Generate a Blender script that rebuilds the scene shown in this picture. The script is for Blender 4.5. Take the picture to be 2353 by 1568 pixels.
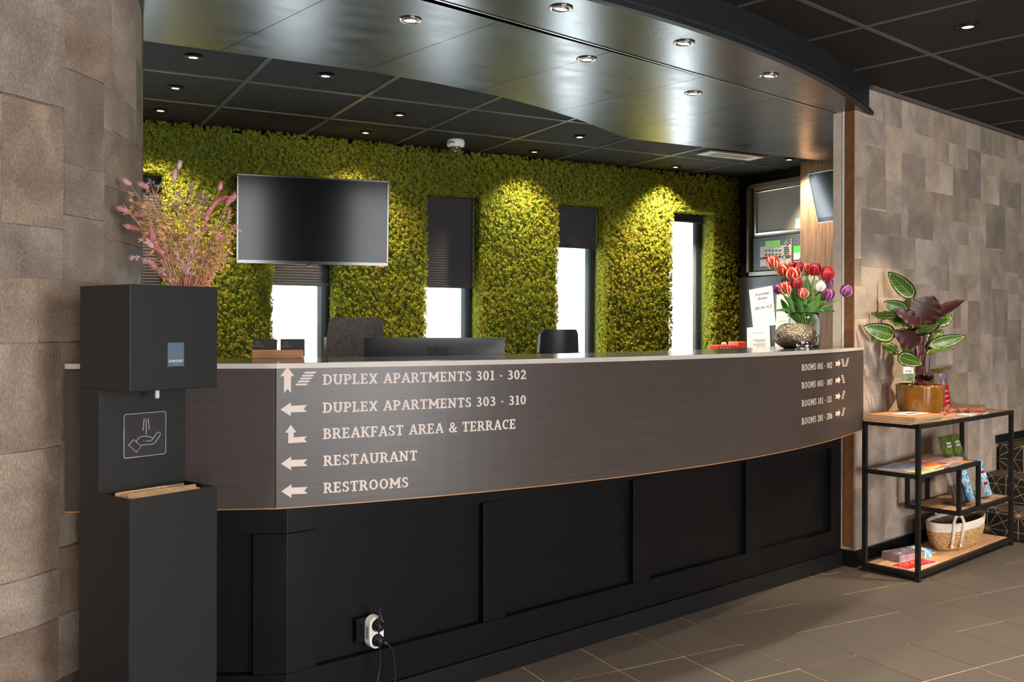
import bpy, bmesh, math, random
import numpy as np
from mathutils import Vector, Matrix

for o in list(bpy.data.objects): bpy.data.objects.remove(o)
S = bpy.context.scene
C = S.collection
PI = math.pi

# ------------------------------------------------------------------ camera
F, HY, TH, H, CX = 2170.0, 741.0, 0.0026, 1.27, 1176.5      # focal length and horizon in photo pixels, roll, eye height
YAW = math.atan2(1176.5, F)
cd = bpy.data.cameras.new('camera'); cam = bpy.data.objects.new('camera', cd); C.objects.link(cam)
cd.sensor_fit = 'HORIZONTAL'; cd.sensor_width = 36.0; cd.lens = F/2353*36.0
cd.shift_y = -(784.0-HY)/2353.0; cd.clip_start = 0.05; cd.clip_end = 200
cam.matrix_world = Matrix.Translation((0,0,H)) @ Matrix.Rotation(-YAW,4,'Z') @ Matrix.Rotation(PI/2,4,'X') @ Matrix.Rotation(TH,4,'Z')
S.camera = cam
# ------------------------------------------------------------------ world and daylight
W = bpy.data.worlds.new('World'); S.world = W; W.use_nodes = True
W.node_tree.nodes['Background'].inputs[0].default_value = (0.90,0.95,1.0,1)
W.node_tree.nodes['Background'].inputs[1].default_value = 7.0
def area(name, loc, target, sx, sy, power, col=(1,0.98,0.95)):
    l = bpy.data.lights.new(name,'AREA'); l.shape='RECTANGLE'; l.size=sx; l.size_y=sy; l.energy=power; l.color=col
    o = bpy.data.objects.new(name,l); C.objects.link(o); o.location=loc
    o.rotation_euler=(Vector(target)-Vector(loc)).to_track_quat('-Z','Y').to_euler(); return o
area('daylight_window_left', (-0.10,-3.98,1.35), (-0.10,0,1.35), 0.9,2.1, 55)
area('daylight_window_right', (2.75,-3.98,1.35), (2.75,0,1.35), 2.1,2.1, 100)
VS = S.view_settings
S.display_settings.display_device='sRGB'
VS.view_transform='Standard'; VS.look='None'; VS.gamma=1.0; VS.use_curve_mapping=False
VS.exposure = 0.92

# ------------------------------------------------------------------ pixel helpers (direction only; distance comes from a surface)
sn, cs = math.sin(YAW), math.cos(YAW)
def ray(px,py):
    u=px-CX; v=py-HY; u2=u+TH*v; v2=v-TH*u
    return Vector((cs*u2/F+sn, -sn*u2/F+cs, -v2/F))
EYE = Vector((0,0,H))
def at_z(px,py,z): r=ray(px,py); return EYE+r*((z-H)/r.z)
def at_x(px,py,x): r=ray(px,py); return EYE+r*(x/r.x)
def at_y(px,py,y): r=ray(px,py); return EYE+r*(y/r.y)
def at_depth(px,py,d): return EYE+ray(px,py)*d
def at_plane(px,py,p,d):
    r=ray(px,py); n=Vector((-d[1],d[0])); k=(n.x*p[0]+n.y*p[1])/(n.x*r.x+n.y*r.y); return EYE+r*k
def at_cyl(px,py,c,R,near=True):
    r=ray(px,py); a=r.x**2+r.y**2; b=-2*(r.x*c[0]+r.y*c[1]); q=c[0]**2+c[1]**2-R*R
    D=max(b*b-4*a*q,0); k=(-b-math.sqrt(D))/(2*a); return EYE+r*k
# ------------------------------------------------------------------ materials
def lin(c):
    o=[]
    for v in c[:3]:
        v=v/255.0; o.append(v/12.92 if v<=0.04045 else ((v+0.055)/1.055)**2.4)
    return (o[0],o[1],o[2],1)
MATS={}
def nd(nt,t,**k):
    n=nt.nodes.new(t)
    for a,b in k.items(): setattr(n,a,b)
    return n
def base_mat(name):
    m=bpy.data.materials.new(name); m.use_nodes=True; nt=m.node_tree
    return m,nt,nt.nodes['Principled BSDF']
def mat(name,col,rough=0.5,metal=0.0,var=0.0,scale=8.0,stretch=(1,1,1),bump=0.0,bscale=None,spec=0.5,coat=0.0,trans=0.0,emit=0.0,ior=1.45,sheen=0.0,rvar=0.0,objrand=0.0,col2=None,sss=0.0):
    """procedural material: colour with noise variation, optional bump, gloss variation and per-object shade"""
    m,nt,b=base_mat(name); L=nt.links
    b.inputs['Base Color'].default_value=lin(col); b.inputs['Roughness'].default_value=rough; b.inputs['Metallic'].default_value=metal
    b.inputs['Specular IOR Level'].default_value=spec; b.inputs['Coat Weight'].default_value=coat; b.inputs['IOR'].default_value=ior
    b.inputs['Transmission Weight'].default_value=trans; b.inputs['Sheen Weight'].default_value=sheen
    if emit: b.inputs['Emission Color'].default_value=lin(col); b.inputs['Emission Strength'].default_value=emit
    tc=nd(nt,'ShaderNodeTexCoord'); mp=nd(nt,'ShaderNodeMapping'); mp.inputs['Scale'].default_value=stretch
    L.new(tc.outputs['Object'],mp.inputs['Vector'])
    nz=nd(nt,'ShaderNodeTexNoise'); nz.inputs['Scale'].default_value=scale; nz.inputs['Detail'].default_value=5; nz.inputs['Roughness'].default_value=0.6
    L.new(mp.outputs['Vector'],nz.inputs['Vector'])
    if var>0 or col2:
        mx=nd(nt,'ShaderNodeMix',data_type='RGBA')
        a=lin([max(0,c*(1-var)) for c in col]); c2=lin(col2) if col2 else lin([min(255,c*(1+var)) for c in col])
        mx.inputs[6].default_value=a; mx.inputs[7].default_value=c2
        cr=nd(nt,'ShaderNodeMapRange'); cr.inputs[1].default_value=0.3; cr.inputs[2].default_value=0.7
        L.new(nz.outputs['Fac'],cr.inputs[0]); L.new(cr.outputs[0],mx.inputs[0])
        out=mx.outputs[2]
        if objrand>0:
            oi=nd(nt,'ShaderNodeObjectInfo'); hs=nd(nt,'ShaderNodeHueSaturation'); mr=nd(nt,'ShaderNodeMapRange')
            mr.inputs[3].default_value=1-objrand; mr.inputs[4].default_value=1+objrand
            L.new(oi.outputs['Random'],mr.inputs[0]); L.new(mr.outputs[0],hs.inputs['Value']); L.new(out,hs.inputs['Color']); out=hs.outputs['Color']
        L.new(out,b.inputs['Base Color'])
    if rvar>0:
        mr=nd(nt,'ShaderNodeMapRange'); mr.inputs[1].default_value=0.3; mr.inputs[2].default_value=0.7; mr.inputs[3].default_value=max(0,rough-rvar); mr.inputs[4].default_value=min(1,rough+rvar)
        L.new(nz.outputs['Fac'],mr.inputs[0]); L.new(mr.outputs[0],b.inputs['Roughness'])
    if bump>0:
        n2=nz
        if bscale:
            n2=nd(nt,'ShaderNodeTexNoise'); n2.inputs['Scale'].default_value=bscale; n2.inputs['Detail'].default_value=3
            L.new(mp.outputs['Vector'],n2.inputs['Vector'])
        bp=nd(nt,'ShaderNodeBump'); bp.inputs['Strength'].default_value=bump; bp.inputs['Distance'].default_value=0.004
        L.new(n2.outputs['Fac'],bp.inputs['Height']); L.new(bp.outputs['Normal'],b.inputs['Normal'])
    MATS[name]=m; return m
def hide_mat(name,dark,mid,light,oval=0.16,fur=160):
    """short-haired cowhide patch: blotches, fine hair streaks, a shade of its own for every patch"""
    m,nt,b=base_mat(name); L=nt.links
    tc=nd(nt,'ShaderNodeTexCoord'); oi=nd(nt,'ShaderNodeObjectInfo')
    cb=nd(nt,'ShaderNodeCombineXYZ'); ml=nd(nt,'ShaderNodeMath',operation='MULTIPLY'); ml.inputs[1].default_value=37.0
    L.new(oi.outputs['Random'],ml.inputs[0])
    for i in range(3): L.new(ml.outputs[0],cb.inputs[i])
    ad=nd(nt,'ShaderNodeVectorMath',operation='ADD'); L.new(tc.outputs['Object'],ad.inputs[0]); L.new(cb.outputs[0],ad.inputs[1])
    n1=nd(nt,'ShaderNodeTexNoise'); n1.inputs['Scale'].default_value=5.0; n1.inputs['Detail'].default_value=4; n1.inputs['Roughness'].default_value=0.55; n1.inputs['Distortion'].default_value=0.6
    L.new(ad.outputs[0],n1.inputs['Vector'])
    # hair: noise stretched along a direction which differs from patch to patch
    vr=nd(nt,'ShaderNodeVectorRotate',rotation_type='EULER_XYZ'); ro=nd(nt,'ShaderNodeCombineXYZ')
    m3=nd(nt,'ShaderNodeMapRange'); m3.inputs[3].default_value=-0.8; m3.inputs[4].default_value=0.8; L.new(oi.outputs['Random'],m3.inputs[0])
    L.new(m3.outputs[0],ro.inputs[0]); L.new(m3.outputs[0],ro.inputs[1]); L.new(ad.outputs[0],vr.inputs['Vector']); L.new(ro.outputs[0],vr.inputs['Rotation'])
    mp=nd(nt,'ShaderNodeMapping'); mp.inputs['Scale'].default_value=(1,1,0.38); L.new(vr.outputs[0],mp.inputs['Vector'])
    n2=nd(nt,'ShaderNodeTexNoise'); n2.inputs['Scale'].default_value=fur; n2.inputs['Detail'].default_value=3; n2.inputs['Roughness'].default_value=0.7; L.new(mp.outputs[0],n2.inputs['Vector'])
    rp=nd(nt,'ShaderNodeValToRGB'); e=rp.color_ramp.elements; e[0].position=0.28; e[0].color=lin(dark); e[1].position=0.72; e[1].color=lin(light)
    x=e.new(0.5); x.color=lin(mid)
    a1=nd(nt,'ShaderNodeMath',operation='MULTIPLY_ADD'); a1.inputs[1].default_value=0.50; L.new(n2.outputs['Fac'],a1.inputs[0])
    a2=nd(nt,'ShaderNodeMath',operation='MULTIPLY'); a2.inputs[1].default_value=0.50; L.new(n1.outputs['Fac'],a2.inputs[0]); L.new(a2.outputs[0],a1.inputs[2])
    L.new(a1.outputs[0],rp.inputs[0])
    hs=nd(nt,'ShaderNodeHueSaturation'); mr=nd(nt,'ShaderNodeMapRange'); mr.inputs[3].default_value=1-oval; mr.inputs[4].default_value=1+oval
    L.new(oi.outputs['Random'],mr.inputs[0]); L.new(mr.outputs[0],hs.inputs['Value'])
    m4=nd(nt,'ShaderNodeMath',operation='FRACT'); m5=nd(nt,'ShaderNodeMath',operation='MULTIPLY'); m5.inputs[1].default_value=13.7; L.new(oi.outputs['Random'],m5.inputs[0]); L.new(m5.outputs[0],m4.inputs[0])
    m6=nd(nt,'ShaderNodeMapRange'); m6.inputs[3].default_value=0.75; m6.inputs[4].default_value=1.1; L.new(m4.outputs[0],m6.inputs[0]); L.new(m6.outputs[0],hs.inputs['Saturation'])
    L.new(rp.outputs[0],hs.inputs['Color']); L.new(hs.outputs['Color'],b.inputs['Base Color'])
    b.inputs['Roughness'].default_value=0.55; b.inputs['Specular IOR Level'].default_value=0.35
    bp=nd(nt,'ShaderNodeBump'); bp.inputs['Strength'].default_value=0.45; bp.inputs['Distance'].default_value=0.003
    L.new(n2.outputs['Fac'],bp.inputs['Height']); L.new(bp.outputs['Normal'],b.inputs['Normal'])
    MATS[name]=m; return m
hide_mat('hide_light',(114,98,88),(166,148,132),(216,198,176),0.27,260)
hide_mat('hide_brown',(88,74,66),(140,122,108),(190,170,152),0.13,230)
mat('hide_edge',(120,78,44),0.6,var=0.12,scale=30,bump=0.2)
mat('backing',(78,64,54),0.8,var=0.1)
mat('floor_tile',(84,77,70),0.42,var=0.16,scale=240,bump=0.12,bscale=300,objrand=0.05,spec=0.5)
mat('grout',(216,184,146),0.8,var=0.15,scale=60)
mat('black_board',(10,10,12),0.42,spec=0.3,var=0.12,scale=40,bump=0.05,bscale=200)
mat('black_plinth',(15,15,17),0.42,var=0.3,scale=25)
mat('dark_laminate',(66,57,53),0.36,var=0.09,scale=9,stretch=(0.5,0.5,26),bump=0.05)
mat('copper_edge',(176,118,74),0.4,var=0.1)
mat('white_edge',(182,172,164),0.4,var=0.03)
mat('counter_top',(60,56,54),0.12,var=0.1,scale=40)
mat('soffit_slate',(46,48,50),0.31,var=0.3,scale=5,stretch=(1,2.2,1),rvar=0.045,objrand=0.05,spec=1.0)
mat('soffit_smooth',(44,46,48),0.26,spec=1.0,var=0.10,scale=4,stretch=(1,2,1),rvar=0.02)
mat('fascia',(24,26,29),0.5,var=0.2,scale=30)
mat('alu',(176,172,166),0.3,metal=1.0,var=0.04)
mat('ceil_tile',(28,27,27),0.85,var=0.35,scale=60,stretch=(1,3,1),bump=0.3,bscale=140,objrand=0.06)
mat('ceil_tile_brown',(28,25,23),0.85,var=0.3,scale=60,stretch=(3,1,1),bump=0.25,bscale=140,objrand=0.05)
mat('grid_bar',(92,94,94),0.3,var=0.08)
mat('grid_bar_brown',(96,86,80),0.5,var=0.08)
mat('plaster',(196,186,172),0.8,var=0.06,scale=5)
mat('lobby_wall',(150,138,126),0.8,var=0.08,scale=3)
mat('post_beige',(206,186,168),0.6,var=0.07,scale=20)
mat('white_trim',(232,230,226),0.35,var=0.02)
mat('wood_brown',(124,100,82),0.4,var=0.2,scale=18,stretch=(3,3,0.25),bump=0.06)
mat('black_cab',(22,23,24),0.35,var=0.15,scale=20)
mat('window_frame',(120,138,150),0.4,var=0.04)
mat('window_dark',(30,36,42),0.4,var=0.1)
def sheet_mat(name,col,gloss=0.10,rough=0.03):
    m=bpy.data.materials.new(name); m.use_nodes=True; nt=m.node_tree; out=nt.nodes['Material Output']; nt.nodes.remove(nt.nodes['Principled BSDF'])
    t=nd(nt,'ShaderNodeBsdfTransparent'); t.inputs[0].default_value=lin(col); g=nd(nt,'ShaderNodeBsdfGlossy'); g.inputs['Roughness'].default_value=rough
    mx=nd(nt,'ShaderNodeMixShader'); mx.inputs[0].default_value=0.06; nt.links.new(t.outputs[0],mx.inputs[1]); nt.links.new(g.outputs[0],mx.inputs[2]); nt.links.new(mx.outputs[0],out.inputs[0]); MATS[name]=m
sheet_mat('glass',(246,250,250)); sheet_mat('acrylic',(250,252,253))
mat('chrome',(205,203,198),0.12,metal=1.0,var=0.02)
mat('steel',(170,168,160),0.3,metal=1.0,var=0.03)
mat('dark_metal',(34,34,35),0.4,metal=0.6,var=0.1)
mat('black_plastic',(26,26,28),0.38,var=0.08)
mat('lamp_cool',(255,244,226),0.3,emit=30.0)
mat('lamp_warm',(255,224,178),0.3,emit=26.0)
mat('lamp_dim',(255,206,160),0.3,emit=7.0)
mat('print_white',(206,190,180),0.55,var=0.02)
M=MATS
# ------------------------------------------------------------------ mesh helpers
class MB:
    def __init__(s): s.v=[]; s.f=[]; s.mi=[]; s.uv={}
    def add(s,vs,fs,mi=0):
        o=len(s.v); s.v+=[tuple(p) for p in vs]
        for f in fs: s.f.append([i+o for i in f]); s.mi.append(mi)
        return s
    def box(s,x0,x1,y0,y1,z0,z1,mi=0,M4=None):
        p=[Vector((x,y,z)) for z in (z0,z1) for y in (y0,y1) for x in (x0,x1)]
        if M4: p=[M4@q for q in p]
        return s.add(p,[(0,2,3,1),(4,5,7,6),(0,1,5,4),(2,6,7,3),(0,4,6,2),(1,3,7,5)],mi)
    def prism(s,poly,z0,z1,mi=0,M4=None):
        n=len(poly); p=[Vector((x,y,z0)) for x,y in poly]+[Vector((x,y,z1)) for x,y in poly]
        if M4: p=[M4@q for q in p]
        f=[list(range(n))[::-1],list(range(n,2*n))]+[(i,(i+1)%n,n+(i+1)%n,n+i) for i in range(n)]
        return s.add(p,f,mi)
    def wallstrip(s,pts,z0,z1,th,mi=0):
        """a bent vertical board: pts = outer line (xy), th = thickness to its left"""
        n=len(pts); inn=[]
        for i in range(n):
            a=Vector(pts[max(i-1,0)]); b=Vector(pts[min(i+1,n-1)]); d=(b-a).normalized(); inn.append(Vector(pts[i])+Vector((-d.y,d.x))*th)
        v=[(p[0],p[1],z0) for p in pts]+[(p[0],p[1],z1) for p in pts]+[(p.x,p.y,z0) for p in inn]+[(p.x,p.y,z1) for p in inn]
        f=[]
        for i in range(n-1):
            f+=[(i,i+1,n+i+1,n+i),(2*n+i+1,2*n+i,3*n+i,3*n+i+1),(n+i,n+i+1,3*n+i+1,3*n+i),(i+1,i,2*n+i,2*n+i+1)]
        f+=[(0,n,3*n,2*n),(n-1,3*n-1,4*n-1,2*n-1)]
        return s.add(v,f,mi)
    def tube(s,pts,r,n=8,mi=0,cap=True):
        pts=[Vector(p) for p in pts]; m=len(pts); rr=r if isinstance(r,(list,tuple)) else [r]*m
        vs=[]; fs=[]; pu=None
        for i,p in enumerate(pts):
            d=(pts[min(i+1,m-1)]-pts[max(i-1,0)])
            d=d.normalized() if d.length>1e-9 else Vector((0,0,1))
            if pu is None: pu=d.orthogonal().normalized()
            u=(pu-d*pu.dot(d)); u=u.normalized() if u.length>1e-6 else d.orthogonal().normalized(); pu=u; w=d.cross(u)
            for k in range(n):
                a=2*PI*k/n; vs.append(p+(u*math.cos(a)+w*math.sin(a))*rr[i])
        for i in range(m-1):
            for k in range(n): fs.append((i*n+k,i*n+(k+1)%n,(i+1)*n+(k+1)%n,(i+1)*n+k))
        if cap: fs+=[list(range(n))[::-1],[ (m-1)*n+k for k in range(n)]]
        return s.add(vs,fs,mi)
    def lathe(s,prof,n=24,mi=0,c=(0,0,0),M4=None):
        vs=[]; fs=[]; m=len(prof)
        for r,z in prof:
            for k in range(n):
                a=2*PI*k/n; q=Vector((c[0]+r*math.cos(a),c[1]+r*math.sin(a),c[2]+z)); vs.append(M4@q if M4 else q)
        for i in range(m-1):
            for k in range(n): fs.append((i*n+k,i*n+(k+1)%n,(i+1)*n+(k+1)%n,(i+1)*n+k))
        if prof[0][0]>1e-6: fs.append(list(range(n))[::-1])
        if prof[-1][0]>1e-6: fs.append([(m-1)*n+k for k in range(n)])
        return s.add(vs,fs,mi)
    def ball(s,c,r,n=8,m=6,mi=0,axis=None):
        """ellipsoid; r = (rx,ry,rz) or number; optional axis = direction of its z"""
        if not isinstance(r,(tuple,list)): r=(r,r,r)
        Q=Vector((0,0,1)).rotation_difference(Vector(axis)) if axis is not None else None
        vs=[];fs=[]; c=Vector(c)
        for i in range(m+1):
            t=PI*i/m
            for k in range(n):
                a=2*PI*k/n; q=Vector((r[0]*math.sin(t)*math.cos(a),r[1]*math.sin(t)*math.sin(a),-r[2]*math.cos(t)))
                if Q: q=Q@q
                vs.append(c+q)
        for i in range(m):
            for k in range(n): fs.append((i*n+k,i*n+(k+1)%n,(i+1)*n+(k+1)%n,(i+1)*n+k))
        return s.add(vs,fs,mi)
    def grid(s,fn,nu,nv,mi=0,flip=False):
        o=len(s.v); vs=[fn(i/nu,j/nv) for j in range(nv+1) for i in range(nu+1)]; fs=[]
        for j in range(nv):
            for i in range(nu):
                a=j*(nu+1)+i; q=(a,a+1,a+nu+2,a+nu+1); fs.append(q[::-1] if flip else q)
        s.add(vs,fs,mi)
        for j in range(nv+1):
            for i in range(nu+1): s.uv[o+j*(nu+1)+i]=(i/nu,j/nv)
        return s
    def build(s,name,mats,parent=None,smooth=False,bevel=0.0,seg=2,loc=None):
        me=bpy.data.meshes.new(name); me.from_pydata(s.v,[],s.f)
        if not isinstance(mats,(list,tuple)): mats=[mats]
        for m in mats: me.materials.append(M[m] if isinstance(m,str) else m)
        if len(mats)>1: me.polygons.foreach_set('material_index',s.mi)
        if smooth: me.polygons.foreach_set('use_smooth',[True]*len(me.polygons))
        if s.uv:
            ul=me.uv_layers.new(name='UVMap')
            for lp in me.loops: ul.data[lp.index].uv=s.uv.get(lp.vertex_index,(0,0))
        me.update(); o=bpy.data.objects.new(name,me); C.objects.link(o)
        if parent is not None: o.parent=parent
        if loc is not None: o.location=loc
        if bevel>0:
            b=o.modifiers.new('bevel','BEVEL'); b.width=bevel; b.segments=seg; b.limit_method='ANGLE'; b.angle_limit=0.7
        return o
def tag(o,label,cat,group=None):
    o['label']=label; o['category']=cat
    if group: o['group']=group
    return o
def thing(name,label,cat,loc=(0,0,0),rz=0.0,group=None):
    o=bpy.data.objects.new(name,None); C.objects.link(o); o.location=loc; o.rotation_euler=(0,0,rz); o.empty_display_size=0.05
    return tag(o,label,cat,group)
def struct(o,label=None):
    o['kind']='structure'
    if label: o['label']=label
    return o
def frame(o,x,y):
    """matrix with origin o, x and y axes (z = x cross y)"""
    x=Vector(x).normalized(); y=(Vector(y)-x*x.dot(Vector(y))).normalized(); z=x.cross(y)
    m=Matrix.Identity(4); m.col[0][:3]=x; m.col[1][:3]=y; m.col[2][:3]=z; m.col[3][:3]=Vector(o); return m
def text_mesh(txt,size,name,material,parent,M4,align='CENTER',depth=0.0004,bold=0.0,sx=1.0):
    cu=bpy.data.curves.new(name+'_c','FONT'); cu.body=txt; cu.size=size; cu.align_x=align; cu.extrude=depth; cu.offset=bold; cu.resolution_u=3
    t=bpy.data.objects.new(name+'_t',cu); C.objects.link(t); dg=bpy.context.evaluated_depsgraph_get()
    me=bpy.data.meshes.new_from_object(t.evaluated_get(dg)); bpy.data.objects.remove(t); bpy.data.curves.remove(cu)
    me.transform(M4@Matrix.Diagonal((sx,1,1,1))); me.materials.clear(); me.materials.append(M[material]); me.name=name
    o=bpy.data.objects.new(name,me); C.objects.link(o)
    if parent is not None: o.parent=parent
    return o
rnd=random.Random(7)
# ------------------------------------------------------------------ key lines of the plan (metres, camera at the origin)
A13=math.radians(13.1); WD=Vector((math.cos(A13),math.sin(A13))); WN=Vector((-WD.y,WD.x))
P0=Vector((3.906,3.471))                       # end corner of the right hide wall
def wall_pt(s,t=0.0): return P0+WD*s+WN*t
COLC=(-0.5985,3.768); COLR=1.05                 # round hide-clad column on the left
ZL, ZB, ZS = 2.53, 2.43, 2.38                  # lobby ceiling, back ceiling, canopy underside
YM=5.75                                        # moss face
PC=(1.328,7.94); PR=5.20                       # counter front: arc
PHI0=math.asin((0.716-PC[0])/PR); PHI1=math.asin((3.955-PC[0])/PR)
def parc(phi,off=0.0): return Vector((PC[0]+(PR+off)*math.sin(phi), PC[1]-(PR+off)*math.cos(phi)))
B0=Vector((0.771,2.852)); BD=Vector((0.978,0.2100)).normalized(); BN=Vector((-BD.y,BD.x))   # base front: straight
PL=Vector((0.166,3.008)); PCN=Vector((0.716,2.781))                                       # left end and corner of the front panel
ZT, ZP = 1.148, 0.72
# ================================================================== floor
fl=struct(MB().box(-4,8,-4,6.1,-0.12,-0.002).build('floor','grout'),'dark tiled lobby floor with sandy joints')
TX,TY,TS=2.879-0.296*20,2.844-0.299*24,(0.296,0.299)
tile_me=MB().box(-0.1455,0.1455,-0.147,0.147,-0.02,0.0); fixed=None
rest=MB(); cnt=0
for i in range(0,38):
    for j in range(1,35):
        x=TX+TS[0]*(i+0.5); y=TY+TS[1]*(j+0.5)
        if x>7.8 or y>5.9: continue
        d=x*sn+y*cs; u=(x*cs-y*sn)/max(d,0.1)*F+CX; v=HY+F*H/max(d,0.1)
        seen = d>1.5 and 950<u<2500 and v<1680 and (Vector((x,y))-B0).dot(BN)<0.25 and (Vector((x,y))-P0).dot(WN)<0.2
        if seen and cnt<290:
            if fixed is None: t=tile_me.build('tile','floor_tile',fl,bevel=0.0); fixed=t.data
            else: t=bpy.data.objects.new('tile',fixed); C.objects.link(t); t.parent=fl
            t.location=(x,y,rnd.uniform(-0.0006,0.0006)); cnt+=1
        else: rest.box(x-0.1455,x+0.1455,y-0.147,y+0.147,-0.02,0.0)
r=rest.build('tile_field','floor_tile',fl); r['kind']='stuff'
# ================================================================== ceilings
cl=struct(MB().box(-4.2,8.2,-4.2,6.2,2.56,2.7).build('ceiling','ceil_tile_brown'),'black tiled lobby ceiling')
SP=0.614; G0=Vector((3.826,2.954))
tm=None; bm_=None
def obj_copy(me,name,parent,loc,rz=0):
    o=bpy.data.objects.new(name,me); C.objects.link(o); o.parent=parent; o.location=loc; o.rotation_euler=(0,0,rz); return o
def soffit_arc_y(x): 
    q=5.9**2-(x-1.027)**2
    return 8.59-math.sqrt(q) if q>0 else 9
tm=MB().box(-0.297,0.297,-0.297,0.297,0.0,0.02).build('ceiling_tile','ceil_tile_brown',cl,bevel=0.003); tm.location=(G0.x+WD.x*SP/2+WN.x*SP/2,G0.y+WD.y*SP/2+WN.y*SP/2,ZL); tm.rotation_euler=(0,0,A13)
rest=MB()
for i in range(-13,8):
    for j in range(-12,4):
        c=G0+WD*(SP*(i+0.5))+WN*(SP*(j+0.5))
        if not(-3.9<c.x<7.9 and -3.9<c.y): continue
        if (c-P0).dot(WN)>0.3 or (i==0 and j==0): continue
        vis = c.x>2.0 and c.y>1.3 and c.x<7.5 and c.y<4.9
        if vis: obj_copy(tm.data,'ceiling_tile',cl,(c.x,c.y,ZL),A13).modifiers.new('bevel','BEVEL').width=0.003
        else:
            m4=Matrix.Translation((c.x,c.y,ZL))@Matrix.Rotation(A13,4,'Z'); rest.box(-0.297,0.297,-0.297,0.297,0.004,0.02,M4=m4)
r=rest.build('ceiling_tile_field','ceil_tile_brown',cl); r['kind']='stuff'
for j in range(-12,3):
    a=G0+WN*(SP*j); m4=Matrix.Translation((a.x,a.y,ZL))@Matrix.Rotation(A13,4,'Z')
    MB().box(-7.2 if j<0 else -3.0,4.0,-0.012,0.012,-0.002,0.02,M4=m4).build('grid_bar','grid_bar_brown',cl)
for i in range(-10,8):
    a=G0+WD*(SP*i); m4=Matrix.Translation((a.x,a.y,ZL))@Matrix.Rotation(A13,4,'Z')
    MB().box(-0.012,0.012,-6.5,0.75,-0.0015,0.02,M4=m4).build('grid_bar','grid_bar_brown',cl)
w0=wall_pt(0,-0.012); m4=Matrix.Translation((w0.x,w0.y,0))@Matrix.Rotation(A13,4,'Z')
struct(MB().box(0.15,4.1,-0.012,0.01,ZL-0.018,ZL+0.004,M4=m4).build('trim_1','grid_bar_brown'),'brown ceiling edge trim')
# back office ceiling
cb=struct(MB().box(-1.2,5.3,3.95,6.0,ZB+0.03,ZB+0.09).build('ceiling_back','ceil_tile'),'black tiled ceiling behind the counter')
GX=[1.652-0.61*k for k in range(5,0,-1)]+[1.652+0.61*k for k in range(0,7)]; GY=[4.638-0.61*2,4.638-0.61,4.638,5.248]
tb=None
for gx in GX:
    for gy0 in GY:
        gy=max(gy0,3.95); y1=min(gy0+0.61,5.86); hy=(y1-gy)/2-0.013
        if gx>5.2: continue
        x1=min(gx+0.61,5.2); hx=(x1-gx)/2-0.013
        if hx<0.03: continue
        MB().box(-hx,hx,-hy,hy,0.004,0.024).build('ceiling_tile','ceil_tile',cb,bevel=0.003,loc=((gx+x1)/2,(gy+y1)/2,ZB))
for gx in GX: MB().box(gx-0.012,gx+0.012,3.95,5.86,ZB,ZB+0.02).build('grid_bar','grid_bar',cb)
for gy in GY[1:]: MB().box(-1.2,5.2,gy-0.012,gy+0.012,ZB+0.0007,ZB+0.02).build('grid_bar','grid_bar',cb)
struct(MB().box(-1.1,5.15,5.80,5.86,ZB-0.022,ZB+0.02).build('trim_2','black_cab'),'black edge trim above the moss')
# ================================================================== canopy over the counter (soffit)
so=bpy.data.objects.new('ceiling_soffit',None); C.objects.link(so); struct(so,'curved dark canopy over the reception counter')
SC=(1.027,8.59); SR=5.927
def sarc(x,R=SR): return Vector((x,SC[1]-math.sqrt(R*R-(x-SC[0])**2)))
GP=Vector((3.889,3.577))                           # groove line, same direction as the right wall
def gy_at(x): return GP.y+(x-GP.x)*math.tan(A13)
xs=[0.05+i*(4.075-0.05)/40 for i in range(41)]
outer=[sarc(x) for x in xs]
strip=[(p.x,p.y) for p in outer]+[(wall_pt(0.18,0.02).x,wall_pt(0.18,0.02).y),(P0.x-0.02,gy_at(P0.x-0.02)-0.006),(0.05,max(gy_at(0.05),sarc(0.05).y+0.01)-0.003)]
MB().prism(strip,ZS,ZS+0.03).build('edge_panel','soffit_smooth',so)
lip=MB()
ring=[sarc(x,SR+0.012) for x in xs]
lip.wallstrip([(p.x,p.y) for p in ring],ZS-0.004,ZS+0.014,0.03); lip.build('lip','fascia',so)
xs2=[-1.2+i*(4.05+1.2)/50 for i in range(51)]
MB().wallstrip([(p.x,p.y) for p in (sarc(x,SR-0.008) for x in xs2)],ZS+0.012,ZL+0.03,0.03).build('fascia','fascia',so)
# metal channel in the groove
g0=Vector((-0.6,gy_at(-0.6))); 
m4=Matrix.Translation((GP.x,GP.y,ZS))@Matrix.Rotation(A13,4,'Z')
MB().box(-4.6,0.0,-0.004,0.004,-0.003,0.02,M4=m4).build('groove_strip','alu',so)
# slate panels, cut square to the groove line
inner=[(-1.0,3.98),(1.38,3.98),(1.75,4.02),(2.146,4.106),(2.46,4.22),(2.746,4.349),(2.987,4.481),(3.197,4.606),(3.345,4.672),(5.12,4.66)]
def clip(poly,n,d):
    out=[]
    for i in range(len(poly)):
        a=Vector(poly[i]); b=Vector(poly[(i+1)%len(poly)]); da=a.dot(n)-d; db=b.dot(n)-d
        if da<=0: out.append(a)
        if da*db<0: out.append(a+(b-a)*(da/(da-db)))
    return out
full=[Vector(p) for p in inner][::-1]+[Vector((-1.0,gy_at(-1.0)+0.008)),Vector((GP.x,GP.y+0.008)),Vector(wall_pt(0.02,0.125)),Vector(wall_pt(1.2,0.125))]
full=full[::-1]
area2=sum(full[i].x*full[(i+1)%len(full)].y-full[(i+1)%len(full)].x*full[i].y for i in range(len(full)))
if area2<0: full=full[::-1]
s0=(Vector((1.6,3.144))-GP).dot(WD)
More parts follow.
